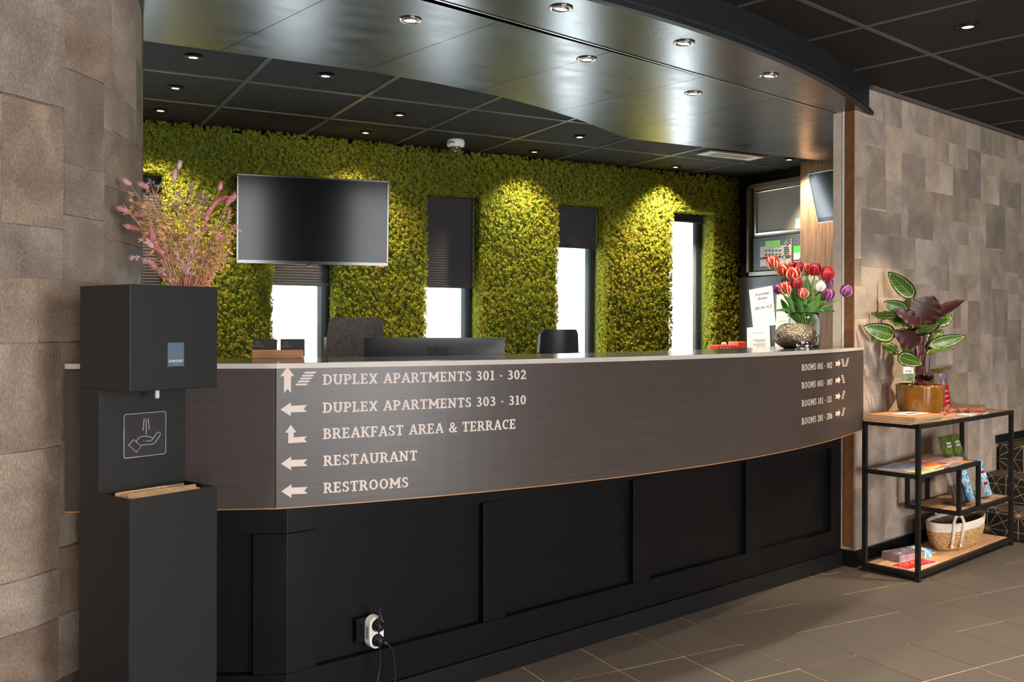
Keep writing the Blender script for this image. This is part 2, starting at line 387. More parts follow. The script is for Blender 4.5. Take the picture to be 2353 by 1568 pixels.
# simple (non convex) polygon: cut with bmesh bisect
def cut_panel(lo,hi):
    bm=bmesh.new(); vs=[bm.verts.new((p.x,p.y,0)) for p in full]; bm.faces.new(vs)
    for sgn,val in ((-1,lo),(1,hi)):
        geom=bm.verts[:]+bm.edges[:]+bm.faces[:]
        c=GP+WD*val
        bmesh.ops.bisect_plane(bm,geom=geom,plane_co=(c.x,c.y,0),plane_no=(sgn*WD.x,sgn*WD.y,0),clear_outer=True)
    if not bm.faces: bm.free(); return
    r=bmesh.ops.extrude_face_region(bm,geom=bm.faces[:]); bmesh.ops.translate(bm,verts=[v for v in r['geom'] if isinstance(v,bmesh.types.BMVert)],vec=(0,0,0.03))
    bmesh.ops.recalc_face_normals(bm,faces=bm.faces[:])
    me=bpy.data.meshes.new('soffit_panel'); bm.to_mesh(me); bm.free(); me.materials.append(M['soffit_slate'])
    o=bpy.data.objects.new('soffit_panel',me); C.objects.link(o); o.parent=so; o.location=(0,0,ZS)
k=-5
while s0+0.6*k<1.9:
    cut_panel(s0+0.6*k+0.0015,s0+0.6*(k+1)-0.0015); k+=1
MB().prism([(p.x,p.y) for p in full],ZS+0.031,ZL+0.02).build('core','fascia',so)
# ================================================================== walls
# left: round column in hide patches
wl=struct(MB().lathe([(COLR-0.001,0),(COLR-0.001,2.54)],160,c=(COLC[0],COLC[1],0)).build('wall_left','hide_brown',smooth=True),'rounded wall clad in brown cowhide patches')
def cth(px,py=741):
    p=at_cyl(px,py,COLC,COLR); return math.atan2(p.y-COLC[1],p.x-COLC[0])
def cz(px,py): return at_cyl(px,py,COLC,COLR).z
def hide_patch_cyl(t0,t1,z0,z1,par,m,thick):
    n=max(3,int(abs(t1-t0)*COLR/0.03)); R=COLR+thick
    nz=max(2,int((z1-z0)/0.06)); mb=MB(); ph=rnd.uniform(0,9)
    mid=Vector((COLC[0]+COLR*math.cos((t0+t1)/2),COLC[1]+COLR*math.sin((t0+t1)/2),(z0+z1)/2))
    def pt(u,v,R):
        t=t0+(t1-t0)*u; z=z0+(z1-z0)*v
        e=0.001*math.sin(u*13+ph)+0.0006*math.sin(u*31+2*ph); z+= e*(1 if v>0.99 else (1 if v<0.01 else 0))
        return Vector((COLC[0]+R*math.cos(t),COLC[1]+R*math.sin(t),z))-mid
    mb.grid(lambda u,v:pt(u,v,R),n,nz)
    a=len(mb.v)
    # turned-back edges
    for (fa,fb,kk) in ((lambda u:pt(u,0,R-0.016),lambda u:pt(u,0,R),n),(lambda u:pt(u,1,R),lambda u:pt(u,1,R-0.016),n)):
        mb.grid(lambda u,v,fa=fa,fb=fb:(fa(u) if v==0 else fb(u)),kk,1)
    for (fa,fb) in ((lambda v:pt(0,v,R),lambda v:pt(0,v,R-0.016)),(lambda v:pt(1,v,R-0.016),lambda v:pt(1,v,R))):
        mb.grid(lambda u,v,fa=fa,fb=fb:(fa(v) if u==0 else fb(v)),1,nz)
    mb.uv={}
    return mb.build('hide_patch',m,par,smooth=False,loc=mid)
T=[(-70,105,-260,-60),(105,252,-190,25-13),(-70,145,-55,212),(145,253,25,155.7),(144.5,235.5,156,375),(253,308,-120,215),(235.5,253,190,198),
 (308,329.4,-90,132),(308,329.4,132,246),(235.5,308,198,294.6),(308,329.4,246,331),(235.5,329.4,295,427),(235.5,329.4,427.4,549),(235.5,329.4,549.4,654),
 (143.5,235.5,375,493),(142.5,235.5,493.5,645),(1.5,143.5,217,512),(-70,1.5,217,512),(-70,142.5,512.5,636),(-70,86,636.5,789),(86,235,640,787),(235.5,329.4,654.5,790),
 (-70,138,790,1044),(138,235,788,1010),(235.5,329.4,790,1010),(-70,135.5,1045,1344),(138,235,1011,1180),(135.5,235,1262,1415),(138,235,1181,1258),(135.5,235,1416,1560),(-70,135.5,1345,1467),(-70,135.5,1468,1620),
 (235.5,329.4,1011,1250),(235.5,329.4,1251,1500)]
for (x0,x1,y0,y1) in T:
    xm=max(x0,0) if x0<0 else x0
    z1=min(cz(xm+1,y0),2.53); z0=max(cz(xm+1,y1),0.0)
    ta,tb_=cth(x0),cth(x1)
    g=0.0007
    hide_patch_cyl(ta+g,tb_-g,z0+0.0008,z1-0.0008,wl,'hide_brown',0.004+rnd.uniform(-0.001,0.0016))
struct(MB().tube([(COLC[0]+(COLR+0.004)*math.cos(cth(330.5)),COLC[1]+(COLR+0.004)*math.sin(cth(330.5)),z) for z in (0,2.5)],0.006,8).build('trim_3','steel'),'thin metal edge strip on the rounded wall')
# right: straight hide wall
m4r=Matrix.Translation((P0.x,P0.y,0))@Matrix.Rotation(A13,4,'Z')
wr=struct(MB().box(0.004,4.2,0.001,0.12,0,ZL,M4=m4r).build('wall_right','hide_light'),'straight wall clad in grey-brown cowhide patches')
def wsz(px,py):
    p=at_plane(px,py,P0,WD); return ((Vector((p.x,p.y))-P0).dot(WD),p.z)
per=[]
K=3.733
def add(x0,x1,ya,yb,dy=0):
    s_,z1=wsz(1940+x0/K,200+(ya+dy)/K); _,z0=wsz(1940+x0/K,200+(yb+dy)/K); s1,_=wsz(1940+x1/K,741); s_,_=wsz(1940+x0/K,741)
    per.append([s_,s1,z0,z1])
for a in [(485,608,60,362),(608,757,90,390),(757,892,150,360),(892,1040,190,470),(1040,1165,230,522),(485,757,362,567),(757,892,360,625),(892,1058,470,660),(1058,1165,525,945),
          (485,690,567,845),(690,928,625,888),(928,1063,683,1150),(485,545,845,1280),(545,757,858,1290),(757,930,897,1135),(1063,1165,945,1180),(757,897,1135,1530),(897,1063,1160,1340),(1063,1165,1183,1360),
          (485,607,1285,1556),(607,757,1305,1690),(757,897,1532,1745),(897,1165,1340,1598),(485,607,1558,1800),(897,1050,1600,1830),(1050,1165,1610,1835)]: add(*a)
# snap upper row to the ceiling
for p in per:
    if p[3]>2.4: p[3]=2.53
PERIOD=1.05; s_min=min(p[0] for p in per); lowest=min(p[2] for p in per)
# lower part of the repeat: staggered columns
low=[]; rr=random.Random(3)
cols=[(0.0,0.19),(0.19,0.43),(0.43,0.66),(0.66,0.87),(0.87,1.05)]
for (a,b) in cols:
    below=[p[2] for p in per if p[0]-s_min<(a+b)/2<p[1]-s_min]
    z=min(below) if below else 1.4
    while z>0.02:
        h=rr.choice([0.17,0.22,0.27,0.31]); z0=max(z-h,0.0)
        if z0<0.07: z0=0.0
        if rr.random()<0.3 and b-a>0.2:
            m_=(a+b)/2+rr.uniform(-0.02,0.02); low+=[[s_min+a,s_min+m_,z0,z],[s_min+m_,s_min+b,z0,z]]
        else: low.append([s_min+a,s_min+b,z0,z])
        z=z0
per+=low
def hide_patch_flat(s0,s1,z0,z1,M4,par,m,th):
    g=0.0006; x0,x1,y0,y1=s0+g,s1-g,z0+g,z1-g
    mid=M4@Vector(((x0+x1)/2,0,(y0+y1)/2)); R=Matrix.Translation(-mid)@M4
    n=max(2,int((x1-x0)/0.03)); mb=MB(); ph=rnd.uniform(0,9)
    bot=[(x0+(x1-x0)*i/n,y0+0.0005*math.sin(i*1.7+ph)) for i in range(n+1)]; top=[(x0+(x1-x0)*i/n,y1+0.0005*math.sin(i*1.9+ph)) for i in range(n+1)]
    poly=bot+top[::-1]; N=len(poly)
    v=[R@Vector((x,-th,z)) for x,z in poly]+[R@Vector((x,0.0005,z)) for x,z in poly]
    mb.add(v,[list(range(N)),list(range(2*N-1,N-1,-1))]+[(i,N+i,N+(i+1)%N,(i+1)%N) for i in range(N)])
    return mb.build('hide_patch',m,par,loc=mid)
npatch=0
for k in (-1,0,1,2,3):
    for p in per:
        a,b=p[0]+k*PERIOD,p[1]+k*PERIOD
        a=max(a,0.0); b=min(b,4.1)
        if b-a<0.03 or p[3]-p[2]<0.02: continue
        z1=p[3]; 
        if k>=2 and npatch>290: continue
        hide_patch_flat(a,b,p[2],z1,m4r,wr,'hide_light',0.002+rnd.uniform(-0.0005,0.0006)); npatch+=1
# end return of that wall, white trim and pale post
zz=[0.1,0.42,0.78,1.02,1.16,1.47,1.74,1.93,2.15,ZS]
for a,b in zip(zz[:-1],zz[1:]):
    mid=m4r@Vector((0,0.027,(a+b)/2)); q=Matrix.Translation(-mid)@m4r
    MB().box(-0.004,0.006,0.0,0.053,a+0.001,b-0.001,M4=q).build('hide_patch','hide_edge',wr,loc=mid)
struct(MB().box(-0.004,0.02,0.055,0.066,ZT,ZS,M4=m4r).build('trim_4','white_trim'),'white metal strip at the end of the hide wall')
struct(MB().box(-0.002,0.05,0.072,0.12,0.0,ZS,M4=m4r).build('trim_5','post_beige',bevel=0.002),'pale wooden post at the end of the hide wall')
struct(MB().box(-0.006,4.2,-0.012,0.0,0.0,0.085,M4=m4r).box(-0.012,0.0,-0.012,0.12,0.0,0.085,M4=m4r).build('baseboard_right','black_plinth'),'black skirting along the hide wall')
# moss wall carrier with five window openings
WX=[0.435+1.02*k for k in range(5)]; WW=0.41; WZ0,WZ1=0.55,2.13
wbk=MB(); edges=[-1.1]
for x in [-0.585]+WX: edges+=[x,x+WW]
edges.append(5.25)
for i in range(0,len(edges),2): wbk.box(edges[i],edges[i+1],5.80,6.0,0,ZB+0.05)
for x in [-0.585]+WX: wbk.box(x,x+WW,5.80,6.0,0,WZ0); wbk.box(x,x+WW,5.80,6.0,WZ1+0.02,ZB+0.05)
mat('moss_back',(72,84,24),0.9,var=0.3,scale=40)
struct(wbk.build('wall_back','moss_back'),'rear office wall behind the moss')
struct(MB().box(5.2,5.3,3.95,6.0,0,ZB+0.05).build('wall_side','black_cab'),'black side wall of the reception office')
struct(MB().box(-1.2,-1.1,4.2,6.0,0,ZB+0.05).build('wall_office','plaster'),'far left wall of the office')
# unseen sides of the lobby, with tall windows
def holed(name,axis,pos,lo,hi,holes,th=0.1):
    mb=MB(); cur=lo
    def bx(a,b,z0,z1):
        if axis=='y': mb.box(a,b,pos-th,pos,z0,z1)
        else: mb.box(pos-th,pos,a,b,z0,z1)
    for a,b,z0,z1 in holes:
        bx(cur,a,0,2.56); bx(a,b,0,z0); bx(a,b,z1,2.56); cur=b
    bx(cur,hi,0,2.56); return struct(mb.build(name,'lobby_wall'))
holed('wall_front','y',-4.0,-4.1,8.1,[(-0.55,0.35,0.3,2.4),(1.70,3.80,0.3,2.4)])
holed('wall_west','x',-4.0,-4.0,4.2,[])
struct(MB().box(-4.1,-1.3,4.2,4.3,0,2.56).build('wall_lobby','lobby_wall'))
struct(MB().box(8.0,8.1,-4,6.1,0,2.56).build('wall_east','lobby_wall'))
for n,(x0,x1) in enumerate(((-0.55,0.35),(1.70,3.80))):
    w=bpy.data.objects.new('window_%d'%(n+6),None); C.objects.link(w); struct(w); w.location=((x0+x1)/2,-4.07,0.3)
    hw=(x1-x0)/2; fm=MB()
    for a,b,c_,d in ((-hw,-hw+0.05,0,2.1),(hw-0.05,hw,0,2.1),(-hw,hw,0,0.05),(-hw,hw,2.05,2.1),(-0.03,0.03,0,2.1)): fm.box(a,b,-0.03,0.03,c_,d)
    fm.build('window_frame','window_dark',w)
# ================================================================== windows behind the counter
mat('blind_black',(16,16,18),0.7,var=0.1); mat('blind',(42,40,45),0.7,var=0.12,scale=60)
mat('blind_rail',(34,34,38),0.5,var=0.05)
blind_bottom=[1.42,1.497,1.503,1.815,2.06]
blab=['closed black pleated blind on the leftmost narrow window, behind the dried flowers','dark pleated blind half lowered on the window behind the television','long dark pleated blind on the window right of the television','short dark pleated blind on the third narrow window','nearly raised dark blind on the narrow window nearest the tulips']
for k,x in enumerate(WX):
    w=bpy.data.objects.new('window_%d'%(k+1),None); C.objects.link(w); struct(w,'narrow window in the moss wall'); w.location=(x+WW/2,5.93,WZ0)
    h=WZ1-WZ0+0.02; hw=WW/2; fm=MB()
    for a,b,c_,d in ((-hw,-hw+0.03,0,h),(hw-0.045,hw,0,h),(-hw,hw,0,0.05),(-hw,hw,h-0.05,h)): fm.box(a,b,-0.02,0.06,c_,d)
    fm.build('window_frame','window_dark',w,bevel=0.003)
    MB().box(hw-0.075,hw-0.045,-0.005,0.05,0.05,h-0.05).build('window_sash','window_frame',w)
    MB().box(-hw+0.03,hw-0.07,0.03,0.036,0.05,h-0.05).build('pane','glass',w)
    # pleated blind
    zb=blind_bottom[k]; zt=WZ1+0.015; b=thing('window_blind',blab[k],'blind',(x+WW/2,5.885,zb),0,'pleated blinds on the narrow windows')
    n=int((zt-zb-0.02)/0.017); pl=MB(); prof=[]
    for i in range(n*2+1): prof.append((-0.0022 if i%2 else 0.0, 0.02+(zt-zb-0.02)*i/(2*n)))
    pl.grid(lambda u,v:Vector(((u-0.5)*(WW-0.012),prof[int(round(v*2*n))][0],prof[int(round(v*2*n))][1])),1,2*n); pl.uv={}
    pl.build('pleats','blind' if k else 'blind_black',b)
    MB().box(-WW/2+0.006,WW/2-0.006,-0.014,0.012,0.0,0.02).build('bottom_rail','blind_rail',b,bevel=0.003)
    MB().box(-WW/2+0.004,WW/2-0.004,-0.018,0.016,zt-zb-0.02,zt-zb).build('head_rail','blind_rail',b)
tag(MB().tube([(0,0,0),(0,-0.008,0)],0.014,16).build('sticker','white_trim',loc=tuple(at_y(1575,709,5.958))),'small round pale sticker on the glass of the rightmost narrow window','sticker')
# ================================================================== moss
def build_moss():
    rs=np.random.RandomState(5)
    P=[];Nn=[]
    def noise(x,z):
        return 0.5*np.sin(x*7.3+1.3*np.sin(z*5.1))*np.sin(z*6.7+1.1*np.sin(x*4.3))+0.3*np.sin(x*17+z*9)*np.sin(z*15-x*6)
    n=46000
    x=rs.uniform(-0.3,5.19,n); z=rs.uniform(0.75,2.425,n); ok=np.ones(n,bool)
    for wx in WX: ok&=~((x>wx-0.004)&(x<wx+WW+0.004)&(z<WZ1)&(z>WZ0))
    ok&=(x>0.3)
    x=x[ok]; z=z[ok]; d=0.012*noise(x,z)+rs.uniform(-0.010,0.014,len(x))
    P.append(np.c_[x,YM+0.022-d,z]); Nn.append(np.tile([0,-1,0],(len(x),1)))
    for wx in WX:
        for xx,sx in ((wx,1),(wx+WW,-1)):
            m=800; zz=rs.uniform(0.8,WZ1,m); yy=rs.uniform(YM+0.01,5.865,m)
            P.append(np.c_[xx+rs.uniform(-0.012,0.006,m)*sx,yy,zz]); Nn.append(np.tile([sx,-0.25,0],(m,1)))
        m=340; xx=rs.uniform(wx,wx+WW,m); yy=rs.uniform(YM+0.01,5.865,m)
        P.append(np.c_[xx,yy,WZ1+0.012+rs.uniform(-0.01,0.006,m)]); Nn.append(np.tile([0,-0.2,-1],(m,1)))
    P=np.concatenate(P); Nn=np.concatenate(Nn).astype(float); Nn/=np.linalg.norm(Nn,axis=1)[:,None]
    m=len(P); L=24
    R=rs.uniform(0.011,0.020,m)
    d=rs.normal(size=(m,L,3)); d+=Nn[:,None,:]*0.9; d/=np.linalg.norm(d,axis=2)[:,:,None]
    rad=rs.uniform(0.35,1.0,(m,L,1))*R[:,None,None]
    c=P[:,None,:]+d*rad
    nrm=d+rs.normal(scale=0.55,size=d.shape); nrm/=np.linalg.norm(nrm,axis=2)[:,:,None]
    ref=rs.normal(size=d.shape); u=np.cross(nrm,ref); u/=np.linalg.norm(u,axis=2)[:,:,None]; v=np.cross(nrm,u)
    s=rs.uniform(0.0026,0.0053,(m,L,1))
    q=np.stack([c-u*s*0.5,c-v*s*0.7+nrm*s*0.1,c+u*s*1.5-nrm*s*0.45,c+v*s*0.7+nrm*s*0.1],axis=2)   # pointed leaflet, bent
    V=q.reshape(-1,3); nq=m*L
    idx=np.arange(nq*4).reshape(-1,4)
    tri=np.concatenate([idx[:,[0,1,2]],idx[:,[0,2,3]]]).astype(np.int32)
    me=bpy.data.meshes.new('moss'); me.vertices.add(len(V)); me.vertices.foreach_set('co',V.astype(np.float32).ravel())
    nt=len(tri); me.loops.add(nt*3); me.loops.foreach_set('vertex_index',tri.ravel()); me.polygons.add(nt)
    me.polygons.foreach_set('loop_start',np.arange(0,nt*3,3,dtype=np.int32)); me.polygons.foreach_set('loop_total',np.full(nt,3,np.int32))
    # own colour of every tuft: green, olive, yellow-green, some brown
    big=0.5+0.5*np.sin(P[:,0]*3.1+1.7*np.sin(P[:,2]*2.3))*np.sin(P[:,2]*4.1+P[:,0])
    t=np.clip(0.55*big+0.45*rs.uniform(0,1,m),0,1)[:,None]
    g1=np.array(lin((102,120,28))[:3]); g2=np.array(lin((182,178,58))[:3]); br=np.array(lin((150,118,52))[:3])
    col=g1*(1-t)+g2*t; isb=(rs.uniform(0,1,m)<0.07)[:,None]; col=np.where(isb,br,col)
    col=np.repeat(col,L,axis=0)*rs.uniform(0.82,1.18,(nq,1)); col=np.repeat(col,4,axis=0)
    rgba=np.c_[col,np.ones(len(col))].astype(np.float32)
    at=me.color_attributes.new('tuft_colour','FLOAT_COLOR','POINT'); at.data.foreach_set('color',rgba.ravel())
    me.update(); me.validate()
    mm,nt_,b=base_mat('moss'); a=nd(nt_,'ShaderNodeAttribute'); a.attribute_name='tuft_colour'
    nt_.links.new(a.outputs['Color'],b.inputs['Base Color']); b.inputs['Roughness'].default_value=0.75; b.inputs['Specular IOR Level'].default_value=0.25
    tr=nd(nt_,'ShaderNodeBsdfTranslucent'); nt_.links.new(a.outputs['Color'],tr.inputs[0]); mx=nd(nt_,'ShaderNodeMixShader'); mx.inputs[0].default_value=0.4
    out=nt_.nodes['Material Output']; nt_.links.new(b.outputs[0],mx.inputs[1]); nt_.links.new(tr.outputs[0],mx.inputs[2]); nt_.links.new(mx.outputs[0],out.inputs[0])
    me.materials.append(mm); o=bpy.data.objects.new('moss_covering',me); C.objects.link(o)
    tag(o,'yellow-green preserved moss covering the wall around the narrow windows','moss'); o['kind']='stuff'
build_moss()
# ================================================================== reception counter
ct=thing('reception_counter','curved dark wood-look reception counter with white direction lettering on a black panelled base','counter',(0,0,0))
# front panel: left facet + arc
phis=[PHI0+(PHI1-PHI0)*i/44 for i in range(45)]
arc=[(p.x,p.y) for p in (parc(f) for f in phis)]
fp=MB().wallstrip(arc,ZP,ZT-0.016,0.028).build('front_panel','dark_laminate',ct)
fc=MB().wallstrip([(PL.x,PL.y),(PCN.x-0.001,PCN.y)],ZP,ZT-0.016,0.028).build('side_panel','dark_laminate',ct)
MB().wallstrip([(PL.x,PL.y)]+arc,ZP-0.003,ZP,0.028).build('lower_edge','copper_edge',ct)
# base carcass, straight
LB=3.165
mb4=Matrix.Translation((B0.x,B0.y,0))@Matrix.Rotation(math.atan2(BD.y,BD.x),4,'Z')
MB().box(0,LB,0.045,0.12,0.0,1.10,M4=mb4).build('carcass','black_board',ct)
sd=Vector((-0.912,0.41)).normalized(); ml4=Matrix.Translation((B0.x,B0.y,0))@Matrix.Rotation(math.atan2(-sd.y,-sd.x),4,'Z')   # local x runs back to the corner
MB().box(-0.62,0.0,0.045,0.12,0.0,1.10,M4=ml4).build('carcass','black_board',ct)
MB().box(0,LB,-0.008,0.045,0.0,0.079,M4=mb4).build('plinth','black_plinth',ct,bevel=0.002)
MB().box(0,LB,0.0,0.045,0.081,0.195,M4=mb4).build('bottom_rail','black_board',ct,bevel=0.0015)
MB().box(0,LB,0.0,0.045,0.625,0.80,M4=mb4).build('top_rail','black_board',ct,bevel=0.0015)
st=[(0,0.1),(0.767,0.87),(1.56,1.664),(2.337,2.45),(3.07,LB)]
for a,b in st: MB().box(a,b,0.0,0.045,0.196,0.624,M4=mb4).build('stile','black_board',ct,bevel=0.0015)
for (a,b),(c_,d) in zip(st[:-1],st[1:]): MB().box(b,c_,0.028,0.045,0.196,0.624,M4=mb4).build('base_panel','black_board',ct)
MB().box(-0.62,0.0,-0.008,0.045,0.0,0.079,M4=ml4).build('plinth','black_plinth',ct,bevel=0.002)
MB().box(-0.62,0.0,0.0,0.045,0.081,0.195,M4=ml4).build('bottom_rail','black_board',ct,bevel=0.0015)
MB().box(-0.62,0.0,0.0,0.045,0.625,0.80,M4=ml4).build('top_rail','black_board',ct,bevel=0.0015)
MB().box(-0.104,0.0,0.0,0.045,0.196,0.624,M4=ml4).build('stile','black_board',ct,bevel=0.0015)
MB().box(-0.62,-0.104,0.028,0.045,0.196,0.624,M4=ml4).build('base_panel','black_board',ct)
# support under the overhanging front (hidden deck)
deck=[(PL.x+0.05,PL.y+0.05)]+[(p.x,p.y) for p in (parc(f,-0.03) for f in phis)]+[(3.86,3.60)]+[(p.x,p.y) for p in (parc(f,-0.36) for f in phis[:-4][::-1])]+[(0.42,3.32)]
MB().prism(deck,ZP,ZP+0.02).build('deck','black_board',ct)
# worktop: one continuous slab, pale edge and dark top
wt=thing('worktop','dark glossy counter top with a pale front edge','worktop',(0,0,0))
front=[(PL.x-0.002,PL.y-0.004)]+[(p.x,p.y) for p in (parc(f,0.004) for f in phis)]
back=[(3.900,3.462),(3.868,3.60)]+[(p.x,p.y) for p in (parc(f,-0.40) for f in phis[:-4][::-1])]+[(0.40,3.36)]
MB().prism(front+back,ZT-0.016,ZT-0.0012).build('edge_band','white_edge',wt)
front2=[(PL.x+0.006,PL.y+0.006)]+[(p.x,p.y) for p in (parc(f,-0.006) for f in phis)]
MB().prism(front2+back,ZT-0.0012,ZT).build('top_sheet','counter_top',wt)
# ---- slab-serif lettering (stroke built)
def glyphs():
    w=0.182; sh=0.115; se=0.085
    def rect(a,b,c,d): return [(a,c),(b,c),(b,d),(a,d)]
    def seg(x0,y0,x1,y1,t=w):
        d=Vector((x1-x0,y1-y0)).normalized(); n=Vector((-d.y,d.x))*t/2
        return [(x0-n.x,y0-n.y),(x1-n.x,y1-n.y),(x1+n.x,y1+n.y),(x0+n.x,y0+n.y)]
    def arcp(cx,cy,rx,ry,a0,a1,t=w,th=sh,n=16):
        L=[]
        for i in range(n):
            q=[]
            for a in (a0+(a1-a0)*i/n,a0+(a1-a0)*(i+1)/n):
                a=math.radians(a); q.append(((cx+rx*math.cos(a),cy+ry*math.sin(a)),(cx+(rx-t)*math.cos(a),cy+(ry-th-0.02)*math.sin(a))))
            L.append([q[0][0],q[1][0],q[1][1],q[0][1]])
        return L
    def stem(x,y0=0,y1=1): return rect(x-w/2,x+w/2,y0,y1)
    def foot(x,e=se): return rect(x-w/2-e,x+w/2+e,0,sh)
    def head(x,e=se): return rect(x-w/2-e,x+w/2+e,1-sh,1)
    G={}
    G['D']=(0.80,[stem(.18),foot(.14,.06),head(.14,.06),rect(.1,.38,0,sh+.02),rect(.1,.38,1-sh-.02,1)]+arcp(.36,.5,.42,.5,-90,90))
    G['U']=(0.84,[stem(.18,.34),stem(.66,.34),head(.18),head(.66)]+arcp(.42,.34,.3225,.35,180,360))
    G['P']=(0.70,[stem(.18),foot(.18),head(.14,.06),rect(.1,.36,1-sh-.02,1),rect(.1,.36,.40,.40+sh+.02)]+arcp(.36,.70,.31,.30,-90,90))
    G['R']=(0.78,[stem(.18),foot(.18),head(.14,.06),rect(.1,.36,1-sh-.02,1),rect(.1,.36,.42,.42+sh+.02),seg(.42,.47,.66,.03),rect(.58,.78,0,sh)]+arcp(.36,.71,.29,.29,-90,90))
    G['B']=(0.72,[stem(.18),foot(.14,.06),head(.14,.06),rect(.1,.38,1-sh-.02,1),rect(.1,.38,.47,.47+sh),rect(.1,.38,0,sh+.02)]+arcp(.36,.745,.27,.255,-90,90)+arcp(.36,.28,.33,.28,-90,90))
    G['L']=(0.64,[stem(.18),foot(.14,.06),head(.18),rect(.1,.60,0,sh+.01),rect(.5,.60,0,.30)])
    G['E']=(0.68,[stem(.18),foot(.14,.06),head(.14,.06),rect(.1,.62,0,sh+.01),rect(.1,.60,1-sh-.01,1),rect(.1,.46,.45,.45+sh),rect(.53,.63,0,.28),rect(.51,.61,.74,1),rect(.42,.50,.38,.62)])
    G['F']=(0.64,[stem(.18),foot(.18),head(.14,.06),rect(.1,.60,1-sh-.01,1),rect(.1,.46,.43,.43+sh),rect(.51,.61,.72,1),rect(.42,.50,.36,.60)])
    G['X']=(0.80,[seg(.16,.04,.64,.96),seg(.16,.96,.64,.04),rect(.02,.30,0,sh),rect(.50,.78,0,sh),rect(.03,.31,1-sh,1),rect(.49,.77,1-sh,1)])
    G['A']=(0.82,[seg(.14,.03,.40,.97,.14),seg(.43,.97,.70,.03),rect(.30,.53,.90,1),rect(.24,.60,.28,.28+sh),rect(.01,.30,0,sh),rect(.54,.83,0,sh)])
    G['T']=(0.72,[stem(.36),foot(.36,.11),rect(.03,.69,1-sh-.01,1),rect(.03,.12,.72,1),rect(.60,.69,.72,1)])
    G['M']=(1.06,[stem(.19),stem(.87),foot(.19),foot(.87),head(.13,.05),head(.93,.05),seg(.20,.93,.53,.30),seg(.86,.93,.53,.30)])
    G['N']=(0.88,[rect(.12,.25,0,1),rect(.62,.75,0,1),foot(.18),head(.68),head(.12,.04),seg(.19,.93,.68,.07)])
    G['K']=(0.80,[stem(.18),foot(.18),head(.18),seg(.24,.42,.62,.95,.13),seg(.36,.56,.66,.04),rect(.48,.76,1-sh,1),rect(.54,.80,0,sh)])
    G['S']=(0.62,arcp(.31,.735,.265,.265,55,275)+arcp(.31,.27,.285,.27,-125,95)+[rect(.44,.53,.70,.97),rect(.05,.14,.03,.32)])
    G['C']=(0.72,arcp(.40,.5,.36,.5,48,312)+[rect(.55,.65,.68,.98)])
    G['O']=(0.84,arcp(.42,.5,.38,.5,0,360,n=28))
    G['0']=(0.66,arcp(.33,.5,.29,.5,0,360,n=28))
    G['1']=(0.50,[stem(.27),rect(.06,.48,0,sh),rect(.08,.27,.86,.97)])
    G['2']=(0.62,arcp(.30,.70,.27,.30,-20,170)+[seg(.50,.62,.12,.08,.15),rect(.04,.57,0,sh+.01),rect(.49,.58,0,.24)])
    G['3']=(0.62,arcp(.28,.745,.26,.255,-90,150)+arcp(.28,.275,.30,.275,-150,90)+[rect(.17,.30,.47,.47+sh)])
    G['6']=(0.64,arcp(.32,.30,.29,.30,0,360,n=24)+arcp(.44,.40,.41,.60,110,190))
    G['7']=(0.60,[rect(.03,.56,1-sh-.02,1),seg(.49,.95,.22,.0),rect(.03,.12,.74,1)])
    G['&']=(0.86,arcp(.38,.77,.22,.23,0,360,t=.13,n=20)+arcp(.36,.28,.32,.28,60,340)+[seg(.26,.66,.72,.03,.15),seg(.60,.28,.72,.50,.11),rect(.60,.84,.44,.53),rect(.62,.84,0,sh)])
    G['-']=(0.40,[rect(.07,.33,.36,.36+.12)])
    G[' ']=(0.36,[])
    return G
GL=glyphs()
def cyl_sz(px,py):
    p=at_cyl(px,py,PC,PR); return (math.atan2(p.x-PC[0],PC[1]-p.y)*PR,p.z)
def panel_pt(s,z,off): q=parc(s/PR,off); return Vector((q.x,q.y,z))
def lettering(txt,pl,pr,base_y,top_y,space=0.05):
    s0,z0=cyl_sz(pl,base_y); _,z1=cyl_sz(pl,top_y); s1,_=cyl_sz(pr,base_y)
    tot=sum(GL[c][0]+space for c in txt)-space-0.1; kx=(s1-s0)/tot; h=z1-z0; mb=MB(); x=-0.05
    for c in txt+' ':
        if c==' ' and mb.v: mb.build('lettering','print_white',fp); mb=MB()
        wd_,polys=GL[c]
        for n_,poly in enumerate(polys):
            v=[panel_pt(s0+(x+px)*kx,z0+py*h,0.0006+0.00003*(n_%7)) for px,py in poly]; 
            a=sum(poly[i][0]*poly[(i+1)%4][1]-poly[(i+1)%4][0]*poly[i][1] for i in range(4))
            mb.add(v,[list(range(4)) if a>0 else [3,2,1,0]])
        x+=wd_+space
X4=lambda x:600+x/3.677; Y4=lambda y:820+y/3.677
for t,l,r_,b,tp in (('DUPLEX APARTMENTS 301 - 302',525,2235,238,150),('DUPLEX APARTMENTS 303 - 310',525,2235,475,388),('BREAKFAST AREA & TERRACE',527,2147,697,607),('RESTAURANT',530,1315,925,836),('RESTROOMS',530,1240,1155,1066)):
    lettering(t,X4(l),X4(r_),Y4(b),Y4(tp))
X5=lambda x:1740+x/6.818; Y5=lambda y:790+y/6.818
for t,r_,b,tp in (('ROOMS 001 - 002',1172,427,325),('ROOMS 003 - 007',1175,708,606),('ROOMS 101 - 111',1160,990,888),('ROOMS 201 - 206',1172,1272,1168)):
    lettering(t,X5(697),X5(r_),Y5(b),Y5(tp))
def symbol(name,polys,fx,fy):
    mb=MB()
    for poly in polys:
        v=[panel_pt(*cyl_sz(fx(x),fy(y)),0.0006) for x,y in poly]
        a=sum(poly[i][0]*poly[(i+1)%len(poly)][1]-poly[(i+1)%len(poly)][0]*poly[i][1] for i in range(len(poly)))
        mb.add(v,[list(range(len(poly)))[::(1 if a<0 else -1)]])
    mb.build(name,'print_white',fp)
